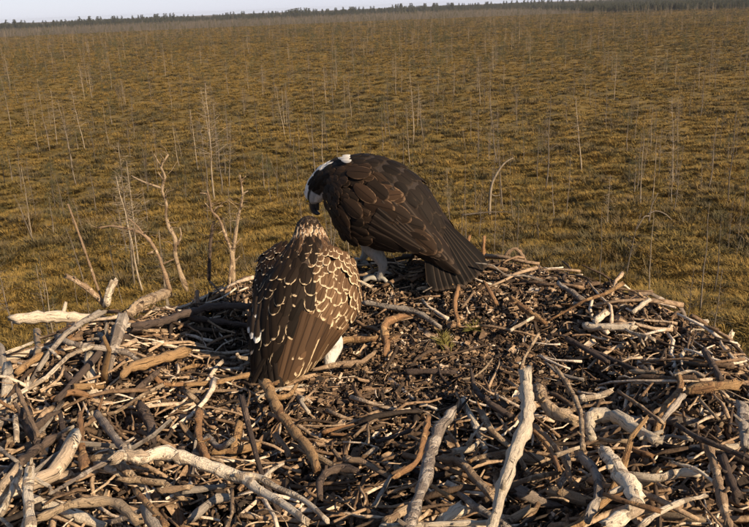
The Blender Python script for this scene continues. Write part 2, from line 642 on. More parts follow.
# trees picked out one by one: (base px, base py, top py, variant, lean, label)
picked = [
    (600, 300, 203, 7, 0.0, 'straight bare dead trunk rising just behind the right nest rim'),
    (649, 296, 208, 3, 0.0, 'bare dead tree with arching upper limbs behind the right nest rim'),
    (700, 318, 208, 7, 0.01, 'slim bare dead trunk beyond the two pale broken sticks at the right rim'),
    (640, 212, 140, 3, 0.0, 'bare dead tree standing behind the top of the arched dead tree'),
    (636, 195, 138, 1, 0.0, 'twiggy dead tree just left of the bare tree behind the arched one'),
    (134, 281, 140, 9, 0.0, 'tall pale dead birch behind the forked branch with a long left arm'),
    (215, 205, 92, 4, 0.0, 'dense twiggy dead birch standing behind the paired upright branches'),
    (222, 196, 110, 6, 0.0, 'twiggy dead birch close beside the densest dead birch'),
    (207, 190, 120, 2, 0.02, 'short bushy dead birch left of the densest dead birch'),
    (410, 166, 106, 3, -0.02, 'bare pale dead trunk just behind the back of the dark adult bird'),
    (465, 212, 152, 7, 0.04, 'bare dead trunk just left of the curved bent sapling'),
    (32, 236, 165, 4, 0.0, 'grey dead tree at the left, above the end of the pale log'),
    (38, 226, 180, 0, -0.03, 'smaller grey dead tree next to the one above the pale log'),
    (672, 162, 140, 7, 0.35, 'short dead trunk leaning steeply to the right'),
    (736, 252, 206, 7, 0.18, 'leaning dead trunk at the right edge of the bog'),
    (-4, 300, 216, 7, 0.14, 'leaning bare trunk at the left edge above the nest'),
    (190, 84, 58, 9, 0.0, 'lone pale dead tree far off above the left branches'),
    (285, 128, 92, 3, 0.0, 'pale dead trunk in the middle distance left of the birds'),
    (545, 190, 100, 1, 0.0, 'tall dead tree in the bog right of the bent sapling'),
    (490, 150, 108, 4, 0.0, 'twiggy dead tree in the bog above the bent sapling'),
    (630, 128, 92, 6, 0.0, 'twiggy small dead tree higher up the bog at the right'),
    (708, 190, 120, 1, 0.0, 'dead tree far behind the slim trunk at the right rim'),
]
for (bx, by, ty, var, ln, lab) in picked:
    p = on_ground(bx, by)
    p.z = float(bog_h(p.x, p.y))
    dep = depth_of(p)
    hgt = (by - ty) * dep / FPX / math.cos(PITCH) * 0.98
    place_tree(var, p, hgt / TV[var][3], random.uniform(-0.4, 0.4), lab, 'dead trees standing in the bog', True, (0, ln))
    NT_COUNT += 1

# the arched limbs on the tree behind the right rim, and the bent sapling with its fallen trunk
def px_branch(mb, pix, y, wpx, sides=6, seed=0, n=None):
    P = np.array([tuple(at_y(a, b, y)) for a, b in pix])
    d = depth_of(Vector(P[0]))
    r = np.interp(np.linspace(0, 1, n or 5 * len(pix)), np.linspace(0, 1, len(wpx)), wpx) * d / FPX / 2
    tube(mb, catmull(P, n or 5 * len(pix)), r, sides, 0.1, seed)


p = on_ground(649, 296)
mb = MB(); px_branch(mb, [(648.5, 216), (644, 217), (639, 225), (637, 229)], p.y, [1.6, 1]); px_branch(mb, [(648.5, 214), (656, 211), (665, 214), (672, 220)], p.y, [1.6, .8])
px_branch(mb, [(649, 222), (652, 205), (658, 193)], p.y, [1.4, .7])
o = [x for x in bpy.data.objects if x.get('label', '').startswith('bare dead tree with arching')][0]
me = mb.mesh('limb', M_BARK)
lo = link('limb', me)
lo.parent = o
bpy.context.view_layer.update()
lo.matrix_parent_inverse = o.matrix_world.inverted()
p = on_ground(490, 214)
mb = MB(); px_branch(mb, [(489.5, 216), (490, 200), (492, 184), (499, 170), (506, 162), (513, 158)], p.y, [3.0, 2.2, 1.0])
o = link('bent_sapling', None, label='pale sapling bent over in a curve behind the dark adult bird', category='tree', group='dead trees standing in the bog')
o.location = p
bpy.context.view_layer.update()
a = link('trunk', mb.mesh('trunk', M_BIRCH), o); a.matrix_parent_inverse = o.matrix_world.inverted()
mb = MB(); px_branch(mb, [(491, 194), (495, 196), (500, 195)], p.y, [1.5, .8])
a = link('branch', mb.mesh('branch', M_BIRCH), o); a.matrix_parent_inverse = o.matrix_world.inverted()
mb = MB(); px_branch(mb, [(493, 183), (489, 180)], p.y, [1.2, .6])
a = link('branch', mb.mesh('branch', M_BIRCH), o); a.matrix_parent_inverse = o.matrix_world.inverted()
mb = MB()
q0, q1 = on_ground(462, 215, GZ + .12), on_ground(514, 212, GZ + .12)
tube(mb, catmull([q0, (q0 + q1) / 2 + Vector((0, 0.1, 0.03)), q1], 10), np.linspace(.045, .02, 10), 6, .15, 3)
link('fallen_trunk', mb.mesh('fallen_trunk', M_BARK), label='thin fallen trunk lying at the foot of the bent sapling', category='log')
# small dark pines
for i, (bx, by, s, lab) in enumerate([(364, 75, 1.5, 'small dark green pine alone in the far middle of the bog'), (112, 126, 1.1, 'low dark pine in the middle distance on the left'), (46, 304, .62, 'dark low pine bush beyond the pale log on the left rim'), (77, 300, .5, 'dark low pine bush beyond the slanting stick on the left rim'), (118, 196, .8, 'small dark pine left of the tall pale dead birch'), (575, 50, 1.6, 'small dark pine far off at the upper right'), (436, 66, 1.3, 'small dark pine far off above the adult bird')]):
    p = on_ground(bx, by); p.z = float(bog_h(p.x, p.y))
    o = link('bog_pine', None, label=lab, category='tree', group='small pines in the bog')
    link('trunk', PV[i % 4][0], o); link('crown', PV[i % 4][1], o)
    o.location = p; o.scale = (s, s, s * 1.0); o.rotation_euler = (0, 0, i)
    NT_COUNT += 1

# the rest of the nearest 300
cand = []
x, y = wedge(900, 21, 160, 0.42, 29)
kinds = {0: 'slim grey dead tree with few twigs', 1: 'dead tree with many fine twigs', 2: 'short leafless dead tree', 3: 'pale bare dead trunk'}
vk = [0, 3, 1, 3, 1, 2, 1, 0, 2, 3]
order = np.argsort(np.hypot(x, y))
gap = []
cnt = 0
for k in order:
    if cnt >= 300 - NT_COUNT:
        break
    if vnoise(x[k] * .06, y[k] * .06) < 0.30:
        continue
    if np.hypot(x[k], y[k]) < 34 and random.random() < 0.45:
        continue
    p = Vector((x[k], y[k], float(bog_h(x[k], y[k]))))
    var = random.choice([0, 0, 1, 1, 2, 2, 3, 4, 4, 5, 5, 6, 6, 6, 7, 8, 8, 9])
    d = np.hypot(x[k], y[k])
    q = CAM_M.inverted() @ (p - CAM)
    ppx = W0 / 2 - q.x / q.z * FPX
    where = ('by the left picture edge' if ppx < 110 else 'beyond the upright branches' if ppx < 300 else 'behind the two birds' if ppx < 500 else 'beyond the right nest rim' if ppx < 640 else 'by the right picture edge')
    far = 'near' if d < 48 else 'mid' if d < 80 else 'far'
    if random.random() < .34:
        o = link('bog_pine', None, label='small open dark green pine in the ' + far + ' bog ' + where, category='tree', group='small pines in the bog')
        link('trunk', PV[cnt % 4][0], o); link('crown', PV[cnt % 4][1], o)
        o.location = p; o.scale = (random.uniform(.4, .95),) * 3; o.rotation_euler = (0, 0, random.uniform(0, 6.28))
        far_r = d; cnt += 1
        continue
    place_tree(var, p, random.uniform(.55, 1.2), random.uniform(0, 6.28), kinds[vk[var]] + ' in the ' + far + ' bog ' + where, 'dead trees standing in the bog', d < 60, (random.gauss(0, .055), random.gauss(0, .055)))
    far_r = d
    cnt += 1
# all farther ones: one object each kind
for i in range(6):
    x, y = wedge(1700, far_r, 980, 0.75, 31)
    keep = vnoise(x * .02 + i, y * .05) > 0.33
    x, y = x[keep], y[keep]
    var = [0, 1, 2, 4, 6, 9][i]
    src = place_tree(var, (x[0], y[0], float(bog_h(x[0], y[0]))), 1.0, 0, 'x', None, False, name='far_dead_tree')
    del src['label'], src['category']
    src['kind'] = 'stuff'
    scatter('far_dead_trees', np.stack([x, y, bog_h(x, y)], 1), BRS.rand(len(x)) * 6.28, .6 + .6 * BRS.rand(len(x)), src)
x, y = wedge(5200, 80, 980, 0.70, 31)
src = link('far_pine', PV[2][1], kind='stuff'); src.location = (x[0], y[0], float(bog_h(x[0], y[0])))
scatter('far_pines', np.stack([x, y, bog_h(x, y)], 1), BRS.rand(len(x)) * 6.28, .6 + 1.0 * BRS.rand(len(x)), src)

# far forest on the horizon
def conifer(seed):
    rs = np.random.RandomState(seed)
    mb = MB()
    tube(mb, [(0, 0, -.3), (0, 0, 3), (0, 0, 7)], [.12, .09, .02], 5, 0, 0, ragged=False)
    for k in range(60):
        s = .28 + .72 * rs.rand()
        L = 1.5 * math.sqrt(max(.04, 1 - ((s - .60) / .42) ** 2)) * (.45 + .75 * rs.rand())
        a = rs.rand() * 6.283
        z = s * 7
        d = np.array([math.cos(a), math.sin(a), -.15 + .3 * rs.rand()])
        q = np.array([-math.sin(a), math.cos(a), 0]) * L * .33
        b = np.array([0, 0, z]); 
        mb.add([b, b + d * L * .6 + q + (0, 0, -.2), b + d * L, b + d * L * .6 - q + (0, 0, -.2), b + d * L * .5 + (0, 0, .25)], [(0, 1, 4), (1, 2, 4), (2, 3, 4), (3, 0, 4)])
    return mb.mesh('conifer', M_FOREST)


M_FOREST = mk_plant('forest_needle', (0.03, 0.034, 0.02), (0.045, 0.045, 0.025), (0.055, 0.05, 0.03))  # needle colour lightened a little to paint in distance haze
cm = conifer(5)
pts = []
rs = np.random.RandomState(5)
for i in range(7000):
    a = R(rs.uniform(-36, 36))
    d = rs.uniform(880, 1250)
    pts.append((d * math.sin(a), d * math.cos(a), rs.choice([.55, .7, .9, 1.3], p=[.4, .35, .2, .05]) * (.75 + .5 * float(vnoise(math.degrees(a) * .7, 2)))))
for i in range(5000):                  # the nearer wood on the right
    a = R(rs.uniform(4, 36))
    near = 1000 - 520 * float(sstep(7, 17, math.degrees(a)))
    d = near + 420 * rs.rand() ** 1.5
    pts.append((d * math.sin(a), d * math.cos(a), rs.uniform(.35, .75)))
pts = np.array(pts)
src = link('forest_conifer', cm, kind='stuff'); src.location = (pts[0, 0], pts[0, 1], GZ)
scatter('far_forest', np.stack([pts[:, 0], pts[:, 1], bog_h(pts[:, 0], pts[:, 1])], 1), rs.rand(len(pts)) * 6.28, pts[:, 2], src)

# ------------------------------------------------------------------ thin air haze
hv = [(x, y, z) for z in (GZ - 1.5, 4.5) for x, y in ((-3300, -3300), (3300, -3300), (3300, 3300), (-3300, 3300))]
hm = bpy.data.meshes.new('haze')
hm.from_pydata(hv, [], [(3, 2, 1, 0), (4, 5, 6, 7), (0, 1, 5, 4), (1, 2, 6, 5), (2, 3, 7, 6), (3, 0, 4, 7)])
hmat = bpy.data.materials.new('haze_air'); hmat.use_nodes = True
hmat.node_tree.nodes.clear()
pv = hmat.node_tree.nodes.new('ShaderNodeVolumePrincipled'); ho = hmat.node_tree.nodes.new('ShaderNodeOutputMaterial')
pv.inputs['Density'].default_value = 0.00012
pv.inputs['Color'].default_value = (.86, .88, .94, 1)
pv.inputs['Anisotropy'].default_value = .2
hmat.node_tree.links.new(pv.outputs[0], ho.inputs['Volume'])
hm.materials.append(hmat)
link('haze', hm, kind='stuff')

# ------------------------------------------------------------------ nest
nest = link('osprey_nest', None, label='huge untidy stick nest with dark litter in the cup, filling the foreground', category='nest')
nest_loc = Vector((NC[0], NC[1], -0.75))
nest.location = nest_loc
NI = Matrix.Translation(-nest_loc)


def nlink(name, data, **kw):
    o = link(name, data, nest, **kw)
    o.matrix_parent_inverse = NI
    return o


# bed: closed mound
nr, na = 70, 120
V, F = [], []
for i in range(nr):
    r = 1.14 * (i / (nr - 1)) + 0.001
    for k in range(na):
        a = 2 * math.pi * k / na
        V.append((NC[0] + r * (.80 if math.cos(a) > 0 else .97) * math.cos(a), NC[1] + r * (.82 if math.sin(a) > 0 else .92) * math.sin(a)))
V = np.array(V)
zz = nest_h(V[:, 0], V[:, 1]) - 0.04 + 0.035 * (vnoise(V[:, 0] * 14, V[:, 1] * 14) - .5) + .02 * (vnoise(V[:, 0] * 34, V[:, 1] * 34) - .5)
V = np.column_stack([V, zz])
for i in range(nr - 1):
    for k in range(na):
        k2 = (k + 1) % na
        F.append((i * na + k, i * na + k2, (i + 1) * na + k2, (i + 1) * na + k)[::-1])
base = len(V)
und = []
for j, (s, z) in enumerate(((1.05, -.6), (.7, -.85), (.25, -1.0))):
    for k in range(na):
        a = 2 * math.pi * k / na
        und.append((NC[0] + s * (.80 if math.cos(a) > 0 else .97) * math.cos(a), NC[1] + s * (.82 if math.sin(a) > 0 else .92) * math.sin(a), z))
V = np.vstack([V, und])
prev = (nr - 1) * na
for j in range(3):
    for k in range(na):
        k2 = (k + 1) % na
        F.append((prev + k, base + j * na + k, base + j * na + k2, prev + k2))
    prev = base + j * na
F.append(tuple(prev + k for k in range(na)))
me = bpy.data.meshes.new('nest_bed'); me.from_pydata(V.tolist(), [], F)
me.polygons.foreach_set('use_smooth', [True] * len(me.polygons))
me.materials.append(M_BED)
nlink('litter_bed', me)
mb = MB(); tube(mb, catmull([(NC[0], NC[1], -.95), (NC[0] + .05, NC[1], -4), (NC[0], NC[1] + .05, GZ - .3)], 12), np.linspace(.14, .2, 12), 10, .1, 1)
nlink('support_trunk', mb.mesh('support_trunk', M_BARK))

STICKS = 0


def px_stick(pix, w, tone, lift=0.02, lift2=None, label=None, forks=(), name='stick', y=None, y2=None):
    """a stick through measured places lying on the nest surface; y: stands at that distance instead"""
    global STICKS
    n = len(pix)
    lift2 = lift if lift2 is None else lift2
    P = []
    for i, (a, b) in enumerate(pix):
        t = i / max(1, n - 1)
        if y is not None:
            P.append(at_y(a, b, y + ((y2 if y2 is not None else y) - y) * t))
        else:
            P.append(on_nest(a, b, lift + (lift2 - lift) * t))
    P = np.array([tuple(p) for p in P])
    wl = w if isinstance(w, (list, tuple)) else [w, w * .8]
    L = np.linalg.norm(np.diff(P, axis=0), axis=1).sum()
    ns = int(max(6, min(30, L / .012)))
    pts = catmull(P, ns)
    dep = np.array([depth_of(Vector(q)) for q in pts])
    r = np.interp(np.linspace(0, 1, ns), np.linspace(0, 1, len(wl)), wl) * dep / FPX / 2
    jit = RS.randn(ns, 3) * (r[:, None] * .09)
    jit[0] = jit[-1] = 0
    mb = MB()
    big = wl[0] >= 8
    tube(mb, pts + jit, r, 10 if big else 7, .28, STICKS)
    if L > .12 and name == 'stick':        # snapped side stubs
        for k in range(RS.randint(0, 3) if not big else RS.randint(1, 4)):
            i = RS.randint(1, ns - 1)
            d = RS.randn(3); tv = pts[i] - pts[i - 1]; tv /= np.linalg.norm(tv)
            d -= tv * np.dot(d, tv); d /= np.linalg.norm(d); d = d + tv * .5; d[2] = abs(d[2])
            ln = r[i] * RS.uniform(1.6, 3.2)
            tube(mb, [pts[i], pts[i] + d * ln * .6, pts[i] + d * ln], [r[i] * .45, r[i] * .36, r[i] * .28], 5, .2, k)
    for fk in forks:
        fp, fw = fk
        if y is not None:
            Q = np.array([tuple(at_y(a, b, y)) for a, b in fp])
        else:
            Q = np.array([tuple(on_nest(a, b, lift)) for a, b in fp])
        nn = max(4, 3 * len(fp))
        dq = depth_of(Vector(Q[0]))
        tube(mb, catmull(Q, nn), np.linspace(fw, fw * .55, nn) * dq / FPX / 2, 6, .15, STICKS)
    if name == 'branch':                   # fine dead side twigs
        for k in range(16):
            i = RS.randint(ns // 4, ns)
            d = RS.randn(3); d[1] *= .6; d[2] = abs(d[2]) * .7; d /= np.linalg.norm(d)
            ln = RS.uniform(.015, .06); r0 = max(.0012, r[i] * .32)
            tube(mb, [pts[i], pts[i] + d * ln * .5 + RS.randn(3) * ln * .08, pts[i] + d * ln + RS.randn(3) * ln * .12], [r0, r0 * .7, r0 * .4], 4, .1, k)
    o = nlink(name, mb.mesh(name, WOODS[tone]))
    if label:
        o['label'] = label
    STICKS += 1
    return o


RIMY = 2.28
# upright dead branches on the far left rim
px_stick([(171, 292), (163, 268), (154, 247), (144, 235), (134, 230.5), (113, 226), (98, 228)], [4.6, 3.2, 1.6], 't', y=2.30, name='branch', label='forked dead branch with a long arm reaching to the left',
         forks=[([(144, 235), (137, 226), (128, 218)], 2.4), ([(153, 252), (147, 254)], 2.6), ([(163, 264), (174, 259)], 2)])
px_stick([(187, 290), (180, 272), (175, 252), (175.5, 239), (169.5, 228), (166, 216), (166.5, 204), (162, 190), (165, 176), (161, 167), (168, 155)], [4.8, 3.4, 1.8], 't', y=2.33, name='branch', label='tallest upright dead branch with crooked tip',
         forks=[([(161, 188), (145, 182.5), (131.6, 176)], 2.8), ([(163, 180), (158, 172)], 1.8), ([(177, 246), (181, 236), (180, 228)], 2.4), ([(161, 167), (154, 154)], 1.6)])
px_stick([(229, 285), (231.8, 256), (227, 240), (219.6, 220), (212, 211), (210, 201), (207, 190)], [4.4, 3.2, 1.8], 't', y=2.32, name='branch', label='crooked upright dead branch, left one of a pair',
         forks=[([(208, 194), (200, 193)], 2), ([(213, 212), (217, 207), (223, 206)], 1.8), ([(212, 211), (205, 203)], 1.8)])
px_stick([(233, 284), (233.3, 254), (235, 239), (238, 219), (241, 205), (242.4, 193), (240, 175)], [4.6, 3.2, 1.7], 't', y=2.34, name='branch', label='straighter upright dead branch, right one of a pair',
         forks=[([(242, 194), (248, 191)], 2.2), ([(240, 182), (246, 176)], 1.7), ([(235, 245), (241, 238)], 1.7), ([(234, 262), (240, 256)], 2)])
px_stick([(209, 280), (210.5, 243), (213.6, 222)], [4, 2], 'd', y=2.40, name='branch')
px_stick([(68, 204), (84, 248), (101, 297)], [1.9, 2.9], 't', y=2.25, label='thin bare stick slanting up beyond the left rim')
px_stick([(66, 276), (78, 282), (92, 292), (106, 306)], [5, 6], 't', y=2.2, forks=[([(78, 282), (74, 277)], 2.5)])
px_stick([(114, 281), (109, 292), (107, 305)], [8, 7], 'p', y=2.18)
px_stick([(13, 319), (40, 317), (66, 317), (98, 319)], [10, 10.5, 9], 'p', y=1.92, y2=1.98, label='short pale sawn-looking log sticking out over the left rim')
px_stick([(127, 316), (145, 302), (167, 293)], [9, 10, 9], 't', .05)
px_stick([(135, 327), (163, 321), (190, 312), (218, 306), (250, 306)], [9, 8, 6], 'd', .06, label='long dark stick along the edge of the hollow')
px_stick([(190, 318), (222, 322), (252, 326)], 6, 'd', .03)
px_stick([(121, 377), (130, 369), (142, 364), (163, 358), (186, 351)], [6, 10, 10], 'o', .07, label='thick rusty brown stick left of the hollow')
px_stick([(58, 336), (76, 345), (107, 349), (127, 353), (138, 361)], [7, 7.5, 5], 'g', .06)
px_stick([(69, 317), (70, 337)], [4, 6], 'o', .05)
px_stick([(112, 336), (130, 324)], 5, 'p', .06)
px_stick([(6, 353), (32, 343)], 4, 'p', .05)
px_stick([(48, 348), (60, 358)], 4, 'p', .06)
px_stick([(37, 330), (38, 352)], 6, 't', .05)
px_stick([(18, 372), (40, 356), (58, 352)], 7, 'o', .04)
px_stick([(150, 372), (165, 384), (200, 383)], 5, 'o', .04)
# lower left
px_stick([(31, 465), (29, 480), (28.5, 496), (31, 535)], [9, 11, 11], 'p', .10, label='bleached white stick with a side fork at the lower left', forks=[([(32, 477), (42, 483), (50, 487), (51, 493)], 5)])
px_stick([(0, 515), (10, 495), (20, 468)], [7, 7], 'p', .07)
px_stick([(17, 388), (28, 413), (39, 436)], [5, 4], 't', .08)
px_stick([(15, 416), (17, 441)], 6, 'p', .06)
px_stick([(97, 414), (109, 429), (124, 450)], [8, 9], 'g', .09)
px_stick([(80, 412), (81, 439), (85, 470)], [5, 10], 'o', .07)
px_stick([(112, 461), (125, 455), (142, 457), (165, 452), (190, 460), (210, 467), (240, 477), (261, 491), (287, 507), (308, 522)], [9, 13, 13, 12, 10, 8, 6], 'p', .11, label='long pale forked branch lying across the lower left',
         forks=[([(240, 475), (258, 477), (276, 487), (304, 500), (328, 521)], 8), ([(262, 480), (272, 470), (284, 463)], 5), ([(131, 456), (129, 444)], 5)])
px_stick([(114, 459), (95, 468), (76, 479), (50, 494)], [6, 5, 3], 'g', .10)
px_stick([(38, 518), (66, 506), (89, 502), (114, 502), (138, 522)], [8, 10, 9], 't', .09)
px_stick([(135, 490), (153, 510), (167, 526)], [6, 6], 'o', .11)
px_stick([(18, 464), (34, 452), (54, 438)], [10, 9], 'd', .06)
px_stick([(97, 416), (103, 396)], 3, 'o', .07)
px_stick([(-4, 400), (14, 409)], 4, 'o', .07)
px_stick([(158, 491), (192, 486)], 7, 't', .07)
px_stick([(52, 400), (70, 392), (90, 396)], 7, 'o', .05)
px_stick([(60, 412), (64, 436), (58, 452)], 6, 'd', .05)
px_stick([(140, 405), (150, 425), (152, 445)], 10, 'd', .05)
px_stick([(-5, 445), (18, 462)], 5, 'g', .07)
px_stick([(190, 520), (215, 500), (232, 498)], 9, 'g', .04)
# lower middle
px_stick([(264, 382), (270, 392), (279, 412), (294, 431), (310, 450), (317, 471)], [10, 9.5, 9], 'o', .06, label='crooked brown stick in front of the young bird', forks=[([(272, 396), (281, 397), (290, 394), (297, 384)], 7)])
px_stick([(199, 411), (199, 437), (207, 459)], [8, 7.5], 'o', .05)
px_stick([(212, 452), (236, 450), (260, 445)], [6, 7.5], 'o', .04)
px_stick([(345, 458), (363, 462), (377, 470), (389, 476)], [7, 6], 't', .06)
px_stick([(320, 499), (320, 483), (327, 472), (343, 468), (359, 472)], [7, 9, 8], 'd', .06)
px_stick([(232, 489), (232, 512), (226, 530)], [4, 4], 't', .10)
px_stick([(324, 432), (338, 428), (354, 425)], [5.5, 3.5], 'o', .035)
px_stick([(330, 434), (350, 435)], 4, 'o', .035)
px_stick([(354, 437), (368, 424), (378, 419)], [3.5, 2.5], 't', .05)
px_stick([(368, 424), (369, 444)], 3, 't', .05)
px_stick([(183, 491), (224, 486)], 7, 'g', .06)
px_stick([(333, 450), (341, 460)], 5, 't', .05)
px_stick([(378, 339), (343, 341), (325, 351), (306, 370)], [6, 6, 5], 'o', .045)
px_stick([(376, 352), (360, 362), (337, 365), (313, 370)], [6, 7, 5], 't', .04)
px_stick([(185, 385), (218, 382), (252, 374)], [5, 5.5], 'o', .04)
px_stick([(180, 392), (236, 390)], 4, 't', .035)
# middle
px_stick([(364, 303), (390, 307), (416, 312), (440, 327)], [5, 6, 4.5], 'g', .035)
px_stick([(408, 315), (391, 320), (383, 330), (387, 344), (384, 356)], [6, 9, 8, 5], 'o', .05)
px_stick([(458, 288), (455, 306), (459, 327)], [5, 4.5], 'o', .05, .04)
px_stick([(462, 308), (471, 296), (474, 292)], 3, 't', .05)
px_stick([(484, 281), (497, 304)], [3, 5], 'o', .05)
px_stick([(511, 297), (523, 307), (546, 323)], [5, 7, 5], 'o', .045)
px_stick([(511, 330), (534, 317)], 3.5, 'p', .05)
px_stick([(539, 333), (525, 357), (519, 376)], [3, 3.5], 't', .06)
px_stick([(471, 369), (476, 390), (491, 404), (513, 418)], [3.5, 6, 7, 7], 'd', .05)
px_stick([(406, 372), (456, 372)], 7, 'd', .025)
px_stick([(484, 237), (483.5, 250), (484, 262)], [4, 6], 'o', y=2.32)
px_stick([(469.5, 236), (466, 252), (470, 264)], [4, 5], 'o', y=2.3)
px_stick([(501, 275), (504.6, 258), (513, 249), (520.5, 253), (533, 275)], [4, 3.2, 2.6], 't', y=2.25)
px_stick([(520, 250), (522, 272)], [3, 3.5], 'o', y=2.26)
px_stick([(490, 268), (494, 276)], 4, 'p', y=2.2)
px_stick([(448, 270), (452, 285)], 4, 'o', .04)
# lower middle right
px_stick([(453, 411), (439, 431), (431, 451), (425, 479), (412, 515), (407, 534)], [11.5, 12, 12, 13], 'g', .13, label='smooth grey stick pointing up the middle of the nest front')
px_stick([(525.5, 372), (526, 393), (528, 416), (518, 444), (507, 474), (498, 507), (490, 534)], [12, 14, 15, 13.5, 13, 12], 'p', .13, label='stout pale barked stick pointing up right of centre')
px_stick([(533, 430), (548, 446), (560, 470)], [5, 4.5], 'o', .11)
px_stick([(429, 416), (423, 441), (416, 462), (392, 478)], [6, 6.5, 5], 'o', .08)
px_stick([(439, 458), (459, 461), (472, 474), (494, 498)], [8, 9.5, 8], 't', .06)
px_stick([(431, 485), (453, 499)], [5, 4.5], 'o', .07)
px_stick([(460, 494), (482, 510), (510, 528)], [6, 7.5, 7], 'g', .10)
px_stick([(440, 523), (464, 507)], [13, 12], 'p', .09)
px_stick([(380, 526), (446, 524), (496, 522)], [6, 6.5], 'p', .12)
px_stick([(386, 522), (410, 508)], [8, 8], 't', .08)
px_stick([(466, 444), (483, 423)], [2.4, 2], 'p', .07)
px_stick([(470, 462), (478, 449)], [3.5, 3], 'o', .07)
px_stick([(376, 442), (412, 430)], [4, 4], 'd', .05)
px_stick([(391, 476), (374, 506)], [4.5, 5], 'g', .08)
px_stick([(536, 388), (550, 409), (575, 421)], [11, 13, 11], 't', .08)
px_stick([(555, 367), (569, 388), (580, 412), (582.5, 449)], [4, 5, 5], 't', .13)
px_stick([(580, 399), (597, 396), (612, 391)], [8, 7], 'p', .08)
px_stick([(592, 436), (588, 424), (594, 415), (617, 417), (638, 431), (657, 440)], [9, 12, 14, 14, 13, 10], 'p', .12, label='thick bleached hooked branch on the right, lying over others')
px_stick([(596, 438), (612, 441), (628, 441)], [4, 3.5], 't', .10)
px_stick([(603, 450), (620, 472), (634, 494), (634, 509), (606, 526)], [13, 17, 17, 15, 13], 'p', .10, label='thickest pale curved branch at the lower right')
px_stick([(578, 453), (594, 471), (598, 495), (588, 518)], [8, 9, 9], 'g', .09)
px_stick([(625, 474), (661, 478), (681, 472), (701, 474)], [7, 9, 7], 'p', .07)
px_stick([(672, 462), (696, 469), (718, 486)], [3.5, 4, 3], 'p', .09)
px_stick([(638, 528), (661, 511), (684, 501), (706, 495)], [5, 5, 4], 'p', .10)
px_stick([(604, 494), (635, 504), (660, 511)], [5, 5], 'o', .14)
px_stick([(708, 446), (717, 477), (722, 500), (728, 528)], [10, 11, 10], 't', .09)
px_stick([(722, 457), (738, 497)], [9, 9], 'd', .06)
px_stick([(741, 405), (747, 448)], [12, 11], 'g', .08)
px_stick([(677, 425), (701, 439), (732, 451), (756, 462)], [7, 7, 6], 'd', .11)
px_stick([(655, 445), (668, 436), (692, 440)], [4.5, 3.5], 'g', .10)
px_stick([(556, 455), (580, 447)], [5, 4], 'p', .10)
px_stick([(683, 395), (661, 422)], [7, 6], 'g', .07)
px_stick([(618, 391), (643, 408), (664, 424)], [4, 4], 't', .08)
px_stick([(700, 400), (718, 419)], [3.5, 3], 't', .08)
px_stick([(534, 425), (560, 453), (571, 482)], [5, 5], 't', .08)
px_stick([(566, 450), (568, 470), (560, 486)], [7, 6], 'g', .06)
px_stick([(620, 440), (635, 450), (652, 456)], [6, 5], 'o', .06)
# right rim
px_stick([(582, 325), (610, 327), (636, 327)], [6.5, 7.5, 5], 'p', .04)
px_stick([(558, 283), (583, 300)], [5, 6], 'g', .04)
px_stick([(633, 312), (649, 300)], [5, 5.5], 'p', .05)
px_stick([(595, 321), (608, 311)], [6, 6], 'p', .05)
px_stick([(648, 292), (666, 302), (680, 308), (687, 325), (690, 347)], [4.5, 4, 3.5], 'g', y=2.02)
px_stick([(693, 337), (691, 324), (700, 322), (709, 321)], [7, 6, 4], 'p', y=1.93, label='pale broken stick end jutting up at the right rim')
px_stick([(695, 350), (709, 338)], [7, 6], 'p', y=1.9)
px_stick([(704, 351), (722, 348), (733, 332)], [6.5, 6.5, 5], 'p', y=1.86, label='white bent stick jutting out past the right rim')
px_stick([(737, 352), (736, 376)], [2.5, 3], 'o', y=1.8)
px_stick([(704, 350), (722, 381)], [6, 6], 'd', .05)
px_stick([(686, 391), (710, 387), (738, 384)], [9, 10, 10], 'o', .07)
px_stick([(674, 375), (691, 371), (705, 377)], [4, 3.5], 'p', .05)
px_stick([(632, 372), (662, 373)], [5, 4.5], 't', .04)
px_stick([(619, 301), (622, 284)], [3, 2], 't', y=2.1)
px_stick([(566, 338), (610, 363)], [6, 5], 'd', .04)
px_stick([(590, 350), (640, 372)], [6, 5], 'd', .035)
px_stick([(584, 380), (560, 374), (545, 362)], [4, 3], 'g', .05)
TR = STICKS

# unmeasured sticks: eighteen shapes used again and again
protos = []
for i in range(18):
    rs = np.random.RandomState(900 + i)
    L = rs.uniform(.14, .42)
    k = rs.randint(3, 6)
    t = np.linspace(-.5, .5, k)
    P = np.stack([t * L, rs.randn(k) * L * .045, rs.randn(k) * L * .03], 1)
    n = 9
    pts = catmull(P, n)
    r0 = rs.uniform(.0055, .011)
    mb = MB()
    tube(mb, pts, np.linspace(r0, r0 * rs.uniform(.5, .85), n), 7, .22, i)
    for j in range(rs.randint(0, 3)):
        q = rs.randint(2, n - 2)
        d = rs.randn(3); d /= np.linalg.norm(d)
        if j == 0 and i % 2:
            tv = pts[q] - pts[q - 1]; tv /= np.linalg.norm(tv); d = d * .7 + tv; d /= np.linalg.norm(d)
            ln = L * rs.uniform(.2, .42)
        else:
            ln = r0 * rs.uniform(2, 6)
        tube(mb, [pts[q], pts[q] + d * ln * .33 + rs.randn(3) * .003, pts[q] + d * ln * .68 + rs.randn(3) * .004, pts[q] + d * ln], [r0 * .62, r0 * .52, r0 * .4, r0 * .25], 6, .2, j)
    protos.append(mb)
PM = {}
for i, mb in enumerate(protos):
    for tn in 'ptogd':
        PM[i, tn] = mb.mesh('stick', WOODS[tn])


def zone(x, y):
    """1 in the fine litter of the cup, 0 among the coarse sticks"""
    c = np.exp(-(((x - .14) / .50) ** 2 + ((y - 1.78) / .36) ** 2) ** 2)
    return c


def nest_rand(rs):
    while True:
        x = rs.uniform(-1.0, 1.0); y = rs.uniform(.62, 2.4)
        r = float(nest_r(x, y))
        if r < 1.0:
            return x, y, r


